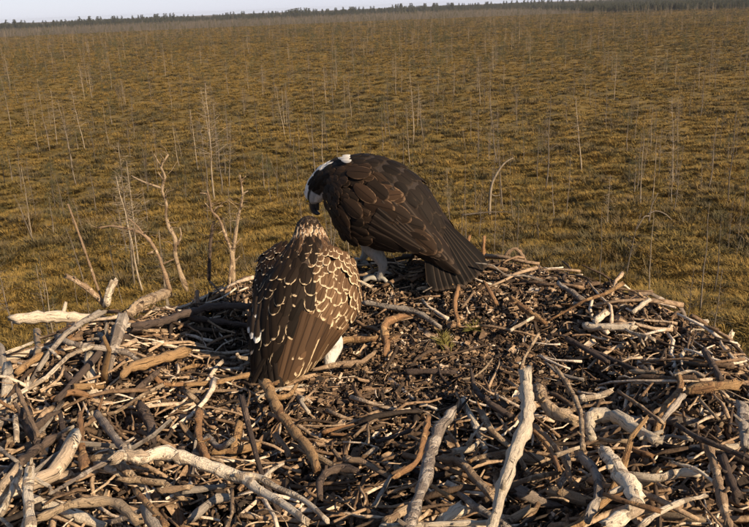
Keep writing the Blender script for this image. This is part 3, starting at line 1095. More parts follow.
def surf_normal(x, y):
    e = .02
    n = Vector((-(float(nest_h(x + e, y)) - float(nest_h(x - e, y))) / (2 * e), -(float(nest_h(x, y + e)) - float(nest_h(x, y - e))) / (2 * e), 1))
    return n.normalized()


rs = np.random.RandomState(33)
while STICKS < 300:
    x, y, r = nest_rand(rs)
    if rs.rand() < zone(x, y) * .93:
        continue
    if y < .85 and rs.rand() < .5:
        continue
    if abs(x + .36) < .2 and abs(y - 1.93) < .15:
        continue
    i = rs.randint(18); tn = rs.choice(list('ptogd'), p=[.30, .22, .12, .18, .18] if y > 1.3 else [.42, .17, .08, .23, .10])
    o = nlink('stick', PM[i, tn])
    z = float(nest_h(x, y)) + rs.uniform(-.02, .055 if r < .8 else .02)
    th = math.atan2(y - NC[1], x - NC[0]) + math.pi / 2 + rs.randn() * .8
    q = Vector((0, 0, 1)).rotation_difference(surf_normal(x, y)) @ Quaternion((0, 0, 1), th) @ Quaternion((0, 1, 0), rs.randn() * (.22 if r < .8 else .10)) @ Quaternion((1, 0, 0), rs.rand() * 6.28)
    s = rs.uniform(.7, 1.15) * (1.1 if r > .6 else .8) * (.5 if y > 1.8 or (y > 1.35 and x > .2) else 1)
    o.matrix_basis = Matrix.LocRotScale(Vector((x, y, z)), q, Vector((s, s, s)))
    STICKS += 1

# fine twigs woven between (nobody could count them)
mb = MB()
def add_twigs(mb, n, seed, lmin, lmax, rmin, rmax, zlo, zhi, cup, tone_mu, tone_sd):
    rs = np.random.RandomState(seed)
    done = 0
    while done < n:
        x, y, r = nest_rand(rs)
        z_ = zone(x, y)
        if rs.rand() > (z_ if cup else 1 - .94 * z_):
            continue
        L = rs.uniform(lmin, lmax); rr = rs.uniform(rmin, rmax)
        th = (math.atan2(y - NC[1], x - NC[0]) + math.pi / 2 + rs.randn() * .9) if rs.rand() < .6 else rs.rand() * 6.28
        d = np.array([math.cos(th), math.sin(th), rs.randn() * .28])
        nv = surf_normal(x, y)
        d -= np.array(nv) * np.dot(d, nv) * .85
        c = np.array([x, y, float(nest_h(x, y)) + rs.uniform(zlo, zhi)])
        bend = rs.randn(3) * L * .045
        k = 5
        t = np.linspace(-.5, .5, k)[:, None]
        pts = c + d * t * L + bend * (1 - 4 * t * t) + rs.randn(k, 3) * L * .014
        tone = float(np.clip(rs.normal(tone_mu, tone_sd), 0, 1))
        tube(mb, pts, np.linspace(rr, rr * .6, k), 4, .15, done, tone=tone, ragged=False)
        done += 1


add_twigs(mb, 1500, 1, .06, .22, .003, .0075, -.035, .035, False, .55, .27)
add_twigs(mb, 3600, 3, .025, .11, .0012, .0042, -.03, .04, False, .58, .28)
add_twigs(mb, 3600, 2, .02, .085, .0006, .0020, -.015, .016, True, .45, .24)
nlink('twigs', mb.mesh('twigs', M_TWIG, tone=True), kind='stuff')

# bark flakes, needles and rotten bits
mb = MB()
rs = np.random.RandomState(77)
BOXF = [(0, 1, 2, 3), (7, 6, 5, 4), (0, 4, 5, 1), (1, 5, 6, 2), (2, 6, 7, 3), (3, 7, 4, 0)]
done = 0
while done < 42000:
    x, y, r = nest_rand(rs)
    z_ = zone(x, y)
    if rs.rand() > .25 + .75 * z_:
        continue
    l = rs.uniform(.0025, .010) * (1.6 if rs.rand() < .12 else .9); w = l * rs.uniform(.25, .6); h = rs.uniform(.0012, .0035)
    V = np.array([(-l, -w, -h), (l, -w * rs.rand(), -h), (l * rs.uniform(.6, 1.1), w, -h), (-l, w * rs.rand(), -h)])
    V = np.vstack([V, V * [rs.uniform(.7, 1), rs.uniform(.7, 1), -1] + [0, 0, l * .12 * rs.randn()]])
    q = Quaternion((0, 0, 1), rs.rand() * 6.28) @ Quaternion((1, 0, 0), rs.randn() * .5) @ Quaternion((0, 1, 0), rs.randn() * .5)
    Mx = np.array(q.to_matrix())
    V = V @ Mx.T + [x, y, float(nest_h(x, y)) + rs.uniform(-.035, .018)]
    tone = float(np.clip(rs.normal(.27, .22) + (.4 if rs.rand() < .10 else 0), 0, 1))
    mb.add(V, BOXF, None, tone)
    done += 1
nlink('bark_litter', mb.mesh('bark_litter', M_DEBRIS, smooth=False, tone=True), kind='stuff')

# curled strips of bark lying among the litter
mb = MB()
rs = np.random.RandomState(78)
for j in range(620):
    while True:
        x, y, r = nest_rand(rs)
        if rs.rand() < .3 + .7 * zone(x, y):
            break
    L = rs.uniform(.02, .075); w = rs.uniform(.003, .010); th = rs.uniform(.0008, .002)
    curl = rs.uniform(-.5, 1.6); roll = rs.uniform(.3, 1.2)
    V = []
    for s in (0, 1):
        for i in range(6):
            a = (i / 5 - .5)
            for k in range(4):
                b = (k / 3 - .5)
                V.append((a * L, b * 2 * w * (1 - .5 * abs(a) * rs.rand()), -curl * a * a * L + roll * b * b * w * 2 - s * th))
    F = []
    for i in range(5):
        for k in range(3):
            q = i * 4 + k
            F += [(q, q + 4, q + 5, q + 1)[::-1], (24 + q, 24 + q + 4, 24 + q + 5, 24 + q + 1)]
        F += [(i * 4, i * 4 + 4, 28 + i * 4, 24 + i * 4)[::-1], (i * 4 + 3, i * 4 + 7, 31 + i * 4, 27 + i * 4)]
    qn = Quaternion((0, 0, 1), rs.rand() * 6.28) @ Quaternion((1, 0, 0), rs.randn() * .5) @ Quaternion((0, 1, 0), rs.randn() * .3)
    V = np.array(V) @ np.array(qn.to_matrix()).T + [x, y, float(nest_h(x, y)) + rs.uniform(-.01, .022)]
    mb.add(V, F, None, float(np.clip(rs.normal(.52, .22), 0, 1)))
nlink('bark_strips', mb.mesh('bark_strips', M_DEBRIS, tone=True), kind='stuff')

# two green pine sprigs on the litter
M_SPRIG = mk_plant('sprig_needle', (0.10, 0.10, 0.025), (0.16, 0.14, 0.035), (0.22, 0.16, 0.04))
for (px, py, sd_) in ((446, 347, 1), (474, 329, 2)):
    rs = np.random.RandomState(sd_)
    c = on_nest(px, py, .015)
    mb = MB()
    ax = np.array([rs.uniform(-1, 1), rs.uniform(-1, 1), .3]); ax /= np.linalg.norm(ax)
    tube(mb, [np.array(c) - ax * .035, np.array(c), np.array(c) + ax * .03], [.0025, .002, .0012], 5, 0, 0)
    for k in range(110):
        s = rs.uniform(-.03, .032)
        b = np.array(c) + ax * s
        d = rs.randn(3); d -= ax * np.dot(d, ax); d /= np.linalg.norm(d); d = d + ax * .6; d[2] = abs(d[2]) * .8; d /= np.linalg.norm(d)
        sv = np.cross(d, rs.randn(3)); sv /= np.linalg.norm(sv)
        l = rs.uniform(.022, .04)
        mb.add([b - sv * .0009, b + sv * .0009, b + d * l * .6 + sv * .0008, b + d * l, b + d * l * .6 - sv * .0008], [(0, 1, 2, 4), (4, 2, 3)])
    nlink('pine_sprig', mb.mesh('pine_sprig', M_SPRIG))

#BIRDS
# ------------------------------------------------------------------ birds
def mk_feather(name, c1, c2, edge, lat=(0.72, 0.92), tip=(0.84, 0.94), start=0.35, shaft=None, amt=1.0):
    m = NT(name)
    tc = m.n('ShaderNodeTexCoord'); oi = m.n('ShaderNodeObjectInfo')
    sep = m.n('ShaderNodeSeparateXYZ')
    m.l(tc.outputs['UV'], sep.inputs[0])
    u = m.math('ABSOLUTE', m.math('MULTIPLY', m.math('SUBTRACT', sep.outputs[0], 0.5), 2.0))
    v = sep.outputs[1]
    comb = m.n('ShaderNodeCombineXYZ')
    m.l(m.math('MULTIPLY', oi.outputs['Random'], 40.0), comb.inputs[2])
    wob = m.noise(m.mapping(tc.outputs['UV'], (5, 7, 1), comb.outputs[0]), 1.0, 3, .6)
    w = m.math('MULTIPLY', m.math('SUBTRACT', wob, 0.5), 0.35)
    e1 = m.math('MULTIPLY', m.ss(m.math('ADD', u, w), *lat), m.ss(v, start, start + .3))
    e2 = m.ss(m.math('ADD', v, m.math('MULTIPLY', w, .5)), *tip)
    worn = m.noise(m.mapping(tc.outputs['UV'], (9, 6, 1), comb.outputs[0]), 1.0, 2, .5)
    e = m.math('MULTIPLY', m.math('MULTIPLY', m.math('MAXIMUM', e1, e2), amt), m.math('ADD', .35, m.math('MULTIPLY', m.ss(worn, .32, .55), .65)))
    base = m.mix(oi.outputs['Random'], c1, c2)
    # barbs slant away from the shaft
    bw = m.n('ShaderNodeTexWave'); bw.bands_direction = 'Y'
    sh = m.n('ShaderNodeCombineXYZ')
    m.l(m.math('SUBTRACT', v, m.math('MULTIPLY', u, .22)), sh.inputs[1])
    m.l(sh.outputs[0], bw.inputs[0]); bw.inputs['Scale'].default_value = 14; bw.inputs['Distortion'].default_value = 4.0; bw.inputs['Detail'].default_value = 3
    base = m.mix(m.math('MULTIPLY', bw.outputs['Fac'], .22), base, m.mix(1.0, base, (.45, .42, .40), 'MULTIPLY'))
    sm = m.math('SUBTRACT', 1.0, m.ss(u, 0.03, 0.11))
    base = m.mix(m.math('MULTIPLY', sm, .7), base, shaft or tuple(q * .35 for q in c1))
    m.base(m.mix(e, base, edge))
    m.b.inputs['Roughness'].default_value = 0.68
    m.b.inputs['Specular IOR Level'].default_value = 0.07
    m.bump(m.math('ADD', bw.outputs['Fac'], m.math('MULTIPLY', sm, .8)), 0.2, 0.0006)
    return m.m


def feather_mesh(name, mat, shape, curve=0.12, camber=0.10):
    """unit feather: length 1 along +Y, half width 1 along X, outer face +Z"""
    nv, nu = 8, 5
    V, UV, F = [], [], []
    for i in range(nv):
        v = i / (nv - 1)
        if shape == 'round':
            w = math.sqrt(max(0, 1 - ((v - .52) / .50) ** 2)) if v > .52 else .35 + .65 * math.sin(v / .52 * math.pi / 2)
            w = max(w, .16)
        elif shape == 'long':
            w = min(1, .45 + 2.2 * v) * (1 if v < .8 else max(.22, math.sqrt(max(0, 1 - ((v - .8) / .21) ** 2))))
        else:
            w = min(1, .35 + .8 * v) * (1 if v < .88 else max(.4, math.sqrt(max(0, 1 - ((v - .88) / .14) ** 2))))
        for k in range(nu):
            u = -1 + 2 * k / (nu - 1)
            V.append((u * w, v - (.03 * u * u if i else 0), -camber * .35 * u * u * w - curve * v * v + .02 * (1 - abs(u))))
            UV.append((.5 + .5 * u, v))
    for i in range(nv - 1):
        for k in range(nu - 1):
            F.append((i * nu + k, i * nu + k + 1, (i + 1) * nu + k + 1, (i + 1) * nu + k))
    mb = MB(); mb.add(V, F, UV)
    return mb.mesh(name, mat)


class Loft:
    """bird trunk: rows x, forward, z, dorsal half height, lateral half width"""
    def __init__(self, rows):
        self.rows = catmull(rows, 121)

    def frame(self, t):
        s = t * 120; i = min(int(s), 119); f = s - i
        r = self.rows[i] * (1 - f) + self.rows[i + 1] * f
        T = self.rows[min(i + 2, 120)][:3] - self.rows[max(i - 1, 0)][:3]
        T = T / np.linalg.norm(T)
        ex = np.array([1.0, 0, 0]); L = ex - T * T[0]; L /= np.linalg.norm(L)
        return r, T, L, np.cross(L, T)

    def at(self, t, phi):
        r, T, L, N = self.frame(t)
        return r[:3] + L * r[4] * math.cos(phi) + N * r[3] * math.sin(phi)

    def feather_frame(self, t, phi):
        p = self.at(t, phi)
        d = self.at(max(t - .02, 0), phi) - p
        q = self.at(t, phi + .05) - p
        n = np.cross(d, q); n /= np.linalg.norm(n)
        c = self.frame(t)[0][:3]
        if np.dot(n, p - c) < 0:
            n = -n
        return p, d / np.linalg.norm(d), n


M_PLUM = None


def mk_plumage(name):
    m = NT(name)
    at = m.n('ShaderNodeAttribute', attribute_name='plum'); at.attribute_type = 'GEOMETRY'
    tc = m.n('ShaderNodeTexCoord')
    n = m.noise(m.mapping(tc.outputs['Object'], (160, 160, 90)), 1.0, 4, .7)
    m.base(m.mix(m.math('MULTIPLY', m.ss(n, .45, .7), .55), at.outputs['Color'], m.mix(1.0, at.outputs['Color'], (.45, .40, .36), 'MULTIPLY')))
    m.b.inputs['Roughness'].default_value = .8
    m.bump(n, .8, .004)
    return m.m


M_PLUM = mk_plumage('short_plumage')


def body_mesh(name, loft, colour):
    nt, npn = 72, 44
    V, C, F = [], [], []
    for i in range(nt):
        t = i / (nt - 1)
        for k in range(npn):
            a = 2 * math.pi * k / npn
            V.append(loft.at(t, a)); C.append(colour(t, math.sin(a), math.cos(a)))
    for i in range(nt - 1):
        for k in range(npn):
            k2 = (k + 1) % npn
            F.append((i * npn + k, i * npn + k2, (i + 1) * npn + k2, (i + 1) * npn + k))
    F.append(tuple(range(npn))[::-1]); F.append(tuple((nt - 1) * npn + k for k in range(npn)))
    me = bpy.data.meshes.new(name); me.from_pydata([tuple(v) for v in V], [], F)
    at = me.attributes.new('plum', 'FLOAT_COLOR', 'POINT')
    at.data.foreach_set('color', np.array([(*c, 1) for c in C]).ravel())
    me.polygons.foreach_set('use_smooth', [True] * len(me.polygons))
    me.materials.append(M_PLUM); me.update()
    return me


def put_feather(mesh, parent, p, d, n, length, width, lift=.1, sink=.002, roll=0.0):
    d = np.asarray(d, float); n = np.asarray(n, float)
    n = n - d * np.dot(n, d); n /= np.linalg.norm(n)
    d2 = d + n * lift; d2 /= np.linalg.norm(d2)
    n2 = n - d2 * np.dot(n, d2); n2 /= np.linalg.norm(n2)
    x = np.cross(d2, n2)
    if roll:
        x, n2 = x * math.cos(roll) + n2 * math.sin(roll), n2 * math.cos(roll) - x * math.sin(roll)
    o = bpy.data.objects.new('feather', mesh)
    col.objects.link(o); o.parent = parent
    b = np.asarray(p) - n * sink
    o.matrix_basis = Matrix(((x[0] * width, d2[0] * length, n2[0] * length, b[0]), (x[1] * width, d2[1] * length, n2[1] * length, b[1]), (x[2] * width, d2[2] * length, n2[2] * length, b[2]), (0, 0, 0, 1)))
    return o


class Wing:
    def __init__(self, rowsD, rowsV, bulge, side):
        s = np.array([side, 1, 1])
        self.D = catmull(np.array(rowsD) * s, 41); self.V = catmull(np.array(rowsV) * s, 41)
        self.b = bulge; self.side = side

    def ip(self, A, u):
        s = min(max(u, 0), 1) * 40; i = min(int(s), 39); f = s - i
        return A[i] * (1 - f) + A[i + 1] * f

    def at(self, u, v, inner=False):
        D, V = self.ip(self.D, u), self.ip(self.V, u)
        du = self.ip(self.D, min(u + .05, 1)) - self.ip(self.D, max(u - .05, 0))
        n = np.cross(du, V - D) * self.side
        n /= np.linalg.norm(n) + 1e-9
        p = D * (1 - v) + V * v
        k = 4 * v * (1 - v)
        e = min(1, 4 * u + .3) * (1 if u < .8 else max(.15, (1 - u) / .2))
        return p + n * (self.b * (1 - .3 * u) * k if not inner else -.010) * (e if not inner else 1)

    def frame(self, u, v):
        p = self.at(u, v)
        d = self.at(min(u + .03, 1), v) - self.at(max(u - .03, 0), v); d /= np.linalg.norm(d)
        q = self.at(u, min(v + .05, 1)) - self.at(u, max(v - .05, 0))
        n = np.cross(d, q) * self.side; n /= np.linalg.norm(n)
        return p, d, n

    def shell(self, name, mat):
        nu, nv = 26, 14
        V, F = [], []
        for s in range(2):
            for i in range(nu):
                for k in range(nv):
                    V.append(self.at(i / (nu - 1) * .9, k / (nv - 1), s == 1))
        def idx(s, i, k): return s * nu * nv + i * nv + k
        for s in range(2):
            for i in range(nu - 1):
                for k in range(nv - 1):
                    f = (idx(s, i, k), idx(s, i + 1, k), idx(s, i + 1, k + 1), idx(s, i, k + 1))
                    F.append(f if s else f[::-1])
        for i in range(nu - 1):
            F.append((idx(0, i, 0), idx(0, i + 1, 0), idx(1, i + 1, 0), idx(1, i, 0)))
            F.append((idx(0, i, nv - 1), idx(1, i, nv - 1), idx(1, i + 1, nv - 1), idx(0, i + 1, nv - 1)))
        for k in range(nv - 1):
            F.append((idx(0, 0, k), idx(1, 0, k), idx(1, 0, k + 1), idx(0, 0, k + 1)))
            F.append((idx(0, nu - 1, k), idx(0, nu - 1, k + 1), idx(1, nu - 1, k + 1), idx(1, nu - 1, k)))
        mb = MB(); mb.add(V, F)
        return mb.mesh(name, mat)


def plain(name, c, rough=.5, spec=.4):
    m = NT(name)
    tc = m.n('ShaderNodeTexCoord')
    n = m.noise(tc.outputs['Object'], 220, 3, .6)
    m.base(m.mix(n, tuple(q * .7 for q in c), tuple(min(1, q * 1.25) for q in c)))
    m.b.inputs['Roughness'].default_value = rough
    m.b.inputs['Specular IOR Level'].default_value = spec
    m.bump(n, .3, .001)
    return m.m


M_BEAK = plain('beak_horn', (.022, .021, .022), .35, .5)
M_CLAW = plain('claw_horn', (.015, .014, .014), .35, .5)
M_FOOT = plain('scaly_foot', (.30, .27, .22), .6)
M_IRIS = plain('iris', (.45, .26, .02), .15, .6)
M_IRIS_J = plain('young_iris', (.40, .12, .02), .15, .6)
M_PUPIL = plain('pupil', (.004, .004, .004), .1, .6)


def white_plum(name, c):
    m = NT(name)
    tc = m.n('ShaderNodeTexCoord')
    n = m.noise(m.mapping(tc.outputs['Object'], (150, 150, 60)), 1.0, 4, .7)
    m.base(m.mix(m.ss(n, .45, .75), c, tuple(q * .6 for q in c)))
    m.bump(n, .9, .004)
    return m.m


M_WHITE = white_plum('white_leg_feathers', (.62, .57, .50))


M_SHADELEG = white_plum('shaded_white_leg_feathers', (.30, .27, .235))  # adult's white leg feathers, greyed so their shade is in the colour


def make_leg(bird, hip, knee, ankle, foot, fwd, side, mat=None):
    """feathered thigh and shank in one skin, four toes with claws"""
    leg = MB()
    P = catmull([hip, knee, ankle, foot], 16)
    tube(leg, P, np.interp(np.linspace(0, 1, 16), [0, .3, .6, .8, 1], [.036, .033, .017, .0095, .0095]), 12, .04, 1, ragged=False)
    o = link('leg', leg.mesh('leg', mat or M_WHITE), bird)
    f = np.array(fwd, float); f /= np.linalg.norm(f)
    for ang, ln in ((-35, .042), (0, .048), (32, .043), (170, .030)):
        c, s = math.cos(R(ang)), math.sin(R(ang))
        d = np.array([f[0] * c - f[1] * s, f[0] * s + f[1] * c, 0])
        b = np.array(foot) + (0, 0, .002)
        tp = [b, b + d * ln * .45 + (0, 0, .006), b + d * ln * .8 + (0, 0, .001), b + d * ln - (0, 0, .005)]
        t = MB(); tube(t, catmull(tp, 9), [.0075, .007, .0075, .006, .0062, .0055, .006, .005, .004], 8, .08, 2, ragged=False)
        toe = link('toe', t.mesh('toe', M_FOOT), o)
        e = tp[-1]
        k = MB(); tube(k, catmull([e - d * .004, e + d * .010 + (0, 0, .003), e + d * .020 - (0, 0, .006), e + d * .023 - (0, 0, .016)], 8), np.linspace(.0042, .0008, 8), 7, 0, 1, ragged=False)
        link('claw', k.mesh('claw', M_CLAW), o)
    return o


def ball(name, c, r, mat, seg=16, squash=None):
    V, F = [], []
    n = seg
    for i in range(1, n):
        th = math.pi * i / n
        for k in range(n):
            ph = 2 * math.pi * k / n
            V.append((c[0] + r * math.sin(th) * math.cos(ph), c[1] + r * math.sin(th) * math.sin(ph), c[2] + r * math.cos(th)))
    for i in range(n - 2):
        for k in range(n):
            k2 = (k + 1) % n
            F.append((i * n + k, (i + 1) * n + k, (i + 1) * n + k2, i * n + k2))
    t = len(V); V += [(c[0], c[1], c[2] + r), (c[0], c[1], c[2] - r)]
    for k in range(n):
        k2 = (k + 1) % n
        F.append((t, k, k2)); F.append((t + 1, (n - 2) * n + k2, (n - 2) * n + k))
    mb = MB(); mb.add(V, F)
    return mb.mesh(name, mat)


def make_head_bits(bird, loft, te, phi_e, iris, er=.0065):
    """beak with a hooked tip and cere, and both eyes"""
    r, T, L, N = loft.frame(1.0)
    b = r[:3] - T * .006
    bk = MB()
    tube(bk, catmull([b, b + T * .012 + N * .003, b + T * .026 + N * .001, b + T * .035 - N * .008, b + T * .036 - N * .020], 14), np.interp(np.linspace(0, 1, 14), [0, .3, .6, .85, 1], [.0135, .0125, .0095, .0055, .0012]), 12, 0, 1, ragged=False)
    o = link('beak', bk.mesh('beak', M_BEAK), bird)
    lw = MB()
    b2 = b - N * .008
    tube(lw, catmull([b2, b2 + T * .014 - N * .002, b2 + T * .026 - N * .006], 8), [.009, .009, .008, .0075, .0065, .005, .004, .002], 10, 0, 1, ragged=False)
    link('lower_beak', lw.mesh('lower_beak', M_BEAK), o)
    for s in (0, 1):
        ph = phi_e if s == 0 else math.pi - phi_e
        p = loft.at(te, ph)
        c0 = loft.frame(te)[0][:3]
        n = p - c0; n /= np.linalg.norm(n)
        e = link('eye', ball('eye', p - n * er * .35, er, iris), bird)
        link('pupil', ball('pupil', p + n * er * .15, er * .62, M_PUPIL, 10), e)


def cover_body(loft, parent, meshes, t0, t1, rows, phi0, phi1, spacing, length, width, seed, lift=.10):
    rs = np.random.RandomState(seed)
    for i in range(rows):
        t = t1 + (t0 - t1) * i / (rows - 1)
        f = i / (rows - 1)
        r = loft.frame(t)[0]
        per = (r[3] + r[4]) / 2 * abs(phi1 - phi0)
        sp = spacing[0] + (spacing[1] - spacing[0]) * f
        n = max(3, int(per / sp))
        for k in range(n):
            ph = phi0 + (phi1 - phi0) * (k + (.5 if i % 2 else .0) + .25) / n + rs.randn() * .03
            p, d, nn = loft.feather_frame(t + rs.randn() * .006, ph)
            d = d + np.cross(nn, d) * rs.randn() * .10; d /= np.linalg.norm(d)
            ln = (length[0] + (length[1] - length[0]) * f) * rs.uniform(.85, 1.15)
            wd = (width[0] + (width[1] - width[0]) * f) * rs.uniform(.9, 1.1)
            put_feather(meshes[rs.randint(len(meshes))], parent, p, d, nn, ln, wd, lift * rs.uniform(.7, 1.4), -.0015)


def feather_wing(w, parent, cov, gcov, flight, rows, seed, sec, pri, gc=None):
    rs = np.random.RandomState(seed)
    # flight feathers first (lowest layer)
    for k in range(pri['n']):
        f = k / (pri['n'] - 1)
        u, v = pri['u'][0] + (pri['u'][1] - pri['u'][0]) * f, pri['v'][0] + (pri['v'][1] - pri['v'][0]) * f
        p, d, n = w.frame(u, v)
        tip = w.at(pri['ut'][0] + (pri['ut'][1] - pri['ut'][0]) * f, pri['vt'][0] + (pri['vt'][1] - pri['vt'][0]) * f)
        d = tip - p; ln = np.linalg.norm(d) * pri.get('len', 1); d /= np.linalg.norm(d)
        put_feather(flight, parent, p + n * (.001 + .0012 * (pri['n'] - k)), d, n, ln, pri['w'] * rs.uniform(.92, 1.08), .02, .0, rs.randn() * .03)
    for k in range(sec['n']):
        f = k / (sec['n'] - 1)
        u = sec['u'][0] + (sec['u'][1] - sec['u'][0]) * f; v = sec['v'][0] + (sec['v'][1] - sec['v'][0]) * f
        p, d, n = w.frame(u, v)
        tip = w.at(sec['ut'][0] + (sec['ut'][1] - sec['ut'][0]) * f, sec['vt'][0] + (sec['vt'][1] - sec['vt'][0]) * f)
        d = tip - p; ln = np.linalg.norm(d); d /= ln
        put_feather(flight if not sec.get('m') else sec['m'], parent, p + n * (.005 + .0012 * (sec['n'] - k)), d, n, ln, sec['w'] * rs.uniform(.92, 1.08), .03, .0, rs.randn() * .05)
    for j, (u, n_, ln, wd, v0, v1) in enumerate(rows):
        me = gcov if j < 2 else cov
        for k in range(n_):
            v = v0 + (v1 - v0) * (k + (.5 if j % 2 else .15)) / n_ + rs.randn() * .012
            p, d, n = w.frame(max(0, u + rs.randn() * .017), min(max(v, .01), .99))
            q = np.cross(n, d)
            d = d + q * rs.randn() * .10; d /= np.linalg.norm(d)
            put_feather(me[rs.randint(len(me))], parent, p + n * (.008 + .001 * j), d, n, ln * rs.uniform(.82, 1.18), wd * rs.uniform(.85, 1.15), .05 * rs.uniform(.5, 1.5), .004, rs.randn() * .06)


# ---- adult
A1, A2 = (.010, .0075, .006), (.019, .0135, .010)
AM = mk_feather('adult_mantle_feather', A1, A2, (.060, .040, .026), (.75, .98), (.86, 1.0), .4, amt=.55)
AC = mk_feather('adult_wing_covert', (.013, .009, .0065), (.034, .020, .012), (.12, .072, .042), (.84, .99), (.91, .985), .3, amt=.8)
AF = mk_feather('adult_flight_feather', (.011, .008, .0065), (.021, .014, .010), (.09, .06, .04), (.86, 1.0), (.93, 1.0), .1, shaft=(.05, .035, .025), amt=.6)
am = [feather_mesh('feather', AM, 'round', c, .2) for c in (.10, .16)]
ac = [feather_mesh('feather', AC, 'round', c, .12) for c in (.08, .14)]
AR = mk_feather('adult_rufous_covert', (.024, .014, .009), (.052, .029, .016), (.17, .105, .06), (.82, .98), (.90, .98), .3, amt=.85)
ar = [feather_mesh('feather', AR, 'round', c, .12) for c in (.08, .14)]
af = feather_mesh('feather', AF, 'long', .05, .12)
AT = mk_feather('adult_tail_feather', (.005, .004, .0035), (.008, .006, .005), (.07, .048, .033), (.88, 1.0), (.95, 1.0), .1, shaft=(.04, .028, .02), amt=.5)
at_ = feather_mesh('feather', AT, 'tail', .04, .10)

adult = link('adult_osprey', None, label='dark brown adult bird with white nape leaning down over the nest with bent head', category='bird', group='ospreys on the nest')
AS = 1.0
aloc = on_nest(386, 277, .012)
adult.location = aloc; adult.rotation_euler = (0, 0, R(62)); adult.scale = (AS,) * 3
AROWS = [
    (0, -.172, 0.120, .012, .022),
    (0, -.140, 0.150, .040, .050),
    (0, -.092, 0.195, .066, .068),
    (0, -.030, 0.235, .084, .080),
    (0, .050, 0.260, .084, .082),
    (0, .115, 0.272, .066, .066),
    (0, .160, 0.273, .046, .046),
    (0, .192, 0.257, .036, .036),
    (0, .213, 0.230, .033, .031),
    (0, .222, 0.207, .023, .023),
    (0, .223, 0.197, .014, .014)]
AL = Loft(AROWS)


def acol(t, k, c):
    br = (.028, .019, .014); wh = (.62, .57, .52)
    if t > .56:
        if k > .40 + (.28 if t < .68 else 0):
            return wh
        if t > .77:
            if k > .02:
                return (.016, .013, .012)
            if k > -.5 or t > .9:
                return (.34, .32, .30)
            return wh
        if k < -.75:
            return wh
        return br
    if k < -.45:
        return wh
    return br


abody = link('body', body_mesh('body', AL, acol), adult)
cover_body(AL, abody, am, .10, .585, 11, R(-18), R(198), (.018, .030), (.034, .062), (.0125, .021), 4)
# white nape and crown feathers
M_NAPE = mk_feather('white_nape_feather', (.60, .55, .49), (.72, .66, .58), (.72, .66, .58))
nm = [feather_mesh('feather', M_NAPE, 'round', .14, .4)]
AMN = [am[0]]
cover_body(AL, abody, AMN, .60, .76, 5, R(-20), R(48), (.014, .016), (.026, .032), (.008, .011), 6, .07)
cover_body(AL, abody, AMN, .60, .76, 5, R(132), R(200), (.014, .016), (.026, .032), (.008, .011), 7, .07)
cover_body(AL, abody, nm, .585, .94, 9, R(50), R(130), (.010, .014), (.018, .026), (.006, .010), 5, .08)
M_TUFT = nm
for (t, ph, l_) in ((.50, R(121), .042), (.475, R(128), .034), (.485, R(115), .026)):
    p, d, n = AL.feather_frame(t, ph)
    put_feather(nm[0], abody, p + n * .015, d, n, l_, .0065, .12, 0)
D = [(.040, .120, .315), (.055, .000, .310), (.050, -.110, .215), (.040, -.245, .050)]
Vv = [(.055, .150, .225), (.098, .060, .132), (.086, -.065, .130), (.042, -.225, .048)]
for side in (-1, 1):
    w = Wing(D, Vv, .034, side)
    ws = link('wing', w.shell('wing', AC), adult)
    rows = [(.72, 4, .085, .026, .1, .8), (.60, 6, .085, .025, .05, .95), (.50, 8, .075, .022, .05, .98), (.40, 10, .062, .019, .02, .98), (.33, 12, .050, .0155, 0, 1), (.27, 13, .042, .0135, 0, 1), (.21, 13, .037, .0125, 0, 1), (.15, 13, .033, .0115, 0, 1), (.08, 10, .032, .012, 0, 1), (.02, 9, .028, .011, .05, .95)]
    feather_wing(w, ws, ac, ac, af, rows, 11 + side, dict(n=9, u=(.50, .48), v=(.05, .95), ut=(.95, .72), vt=(.2, .97), w=.028), dict(n=8, u=(.62, .62), v=(.35, .75), ut=(1.0, .92), vt=(.2, .9), w=.019))
    rs = np.random.RandomState(51 + side)     # loose scapulars hanging over the folded wing
    for k in range(9):
        u, v = rs.uniform(.16, .56), rs.uniform(.0, .75)
        p, d, n = w.frame(u, v)
        q = np.cross(n, d)
        d = d + q * rs.normal(0, .22); d /= np.linalg.norm(d)
        put_feather(ac[k % 2] if rs.rand() < .6 else ar[k % 2], ws, p + n * (.015 + .004 * rs.rand()), d, n, rs.uniform(.055, .095), rs.uniform(.016, .025), rs.uniform(.01, .04), .004, rs.randn() * .10)
# tail
tail = link('tail', None, adult)
tb = np.array([.0, -.145, .170]); td = np.array([-.16, -.47, -.66]); td /= np.linalg.norm(td)
tx = np.array([.62, -.72, 0]); tx -= td * np.dot(tx, td); tx /= np.linalg.norm(tx)   # the tail is twisted a little to the bird's left
tn = np.cross(tx, td); tn *= -1 if tn[0] > 0 else 1
for k in range(11):
    a = R(-17 + 3.4 * k)
    d = td * math.cos(a) + tx * math.sin(a)
    put_feather(at_, tail, tb + tx * (.0045 * (k - 5)) + tn * (.003 * (5 - abs(k - 5)) * .5) + tn * .0006 * k, d, tn,   .190 * (1 - .012 * abs(k - 5)), .022, .0, 0, (k - 5) * -.03)
cov_l = Loft([(0, -.165, .125, .035, .045), (0, -.21, .09, .02, .05), (0, -.25, .05, .010, .052)])
make_leg(adult, (-.045, -.02, .170), (-.050, .020, .120), (-.048, -.015, .055), (-.046, .0, .006), (0, 1, 0), -1, M_SHADELEG)
make_leg(adult, (.045, .02, .170), (.050, .085, .125), (.048, .085, .060), (.045, .105, .014), (0, 1, 0), 1, M_SHADELEG)
make_head_bits(adult, AL, .905, R(28), M_IRIS)

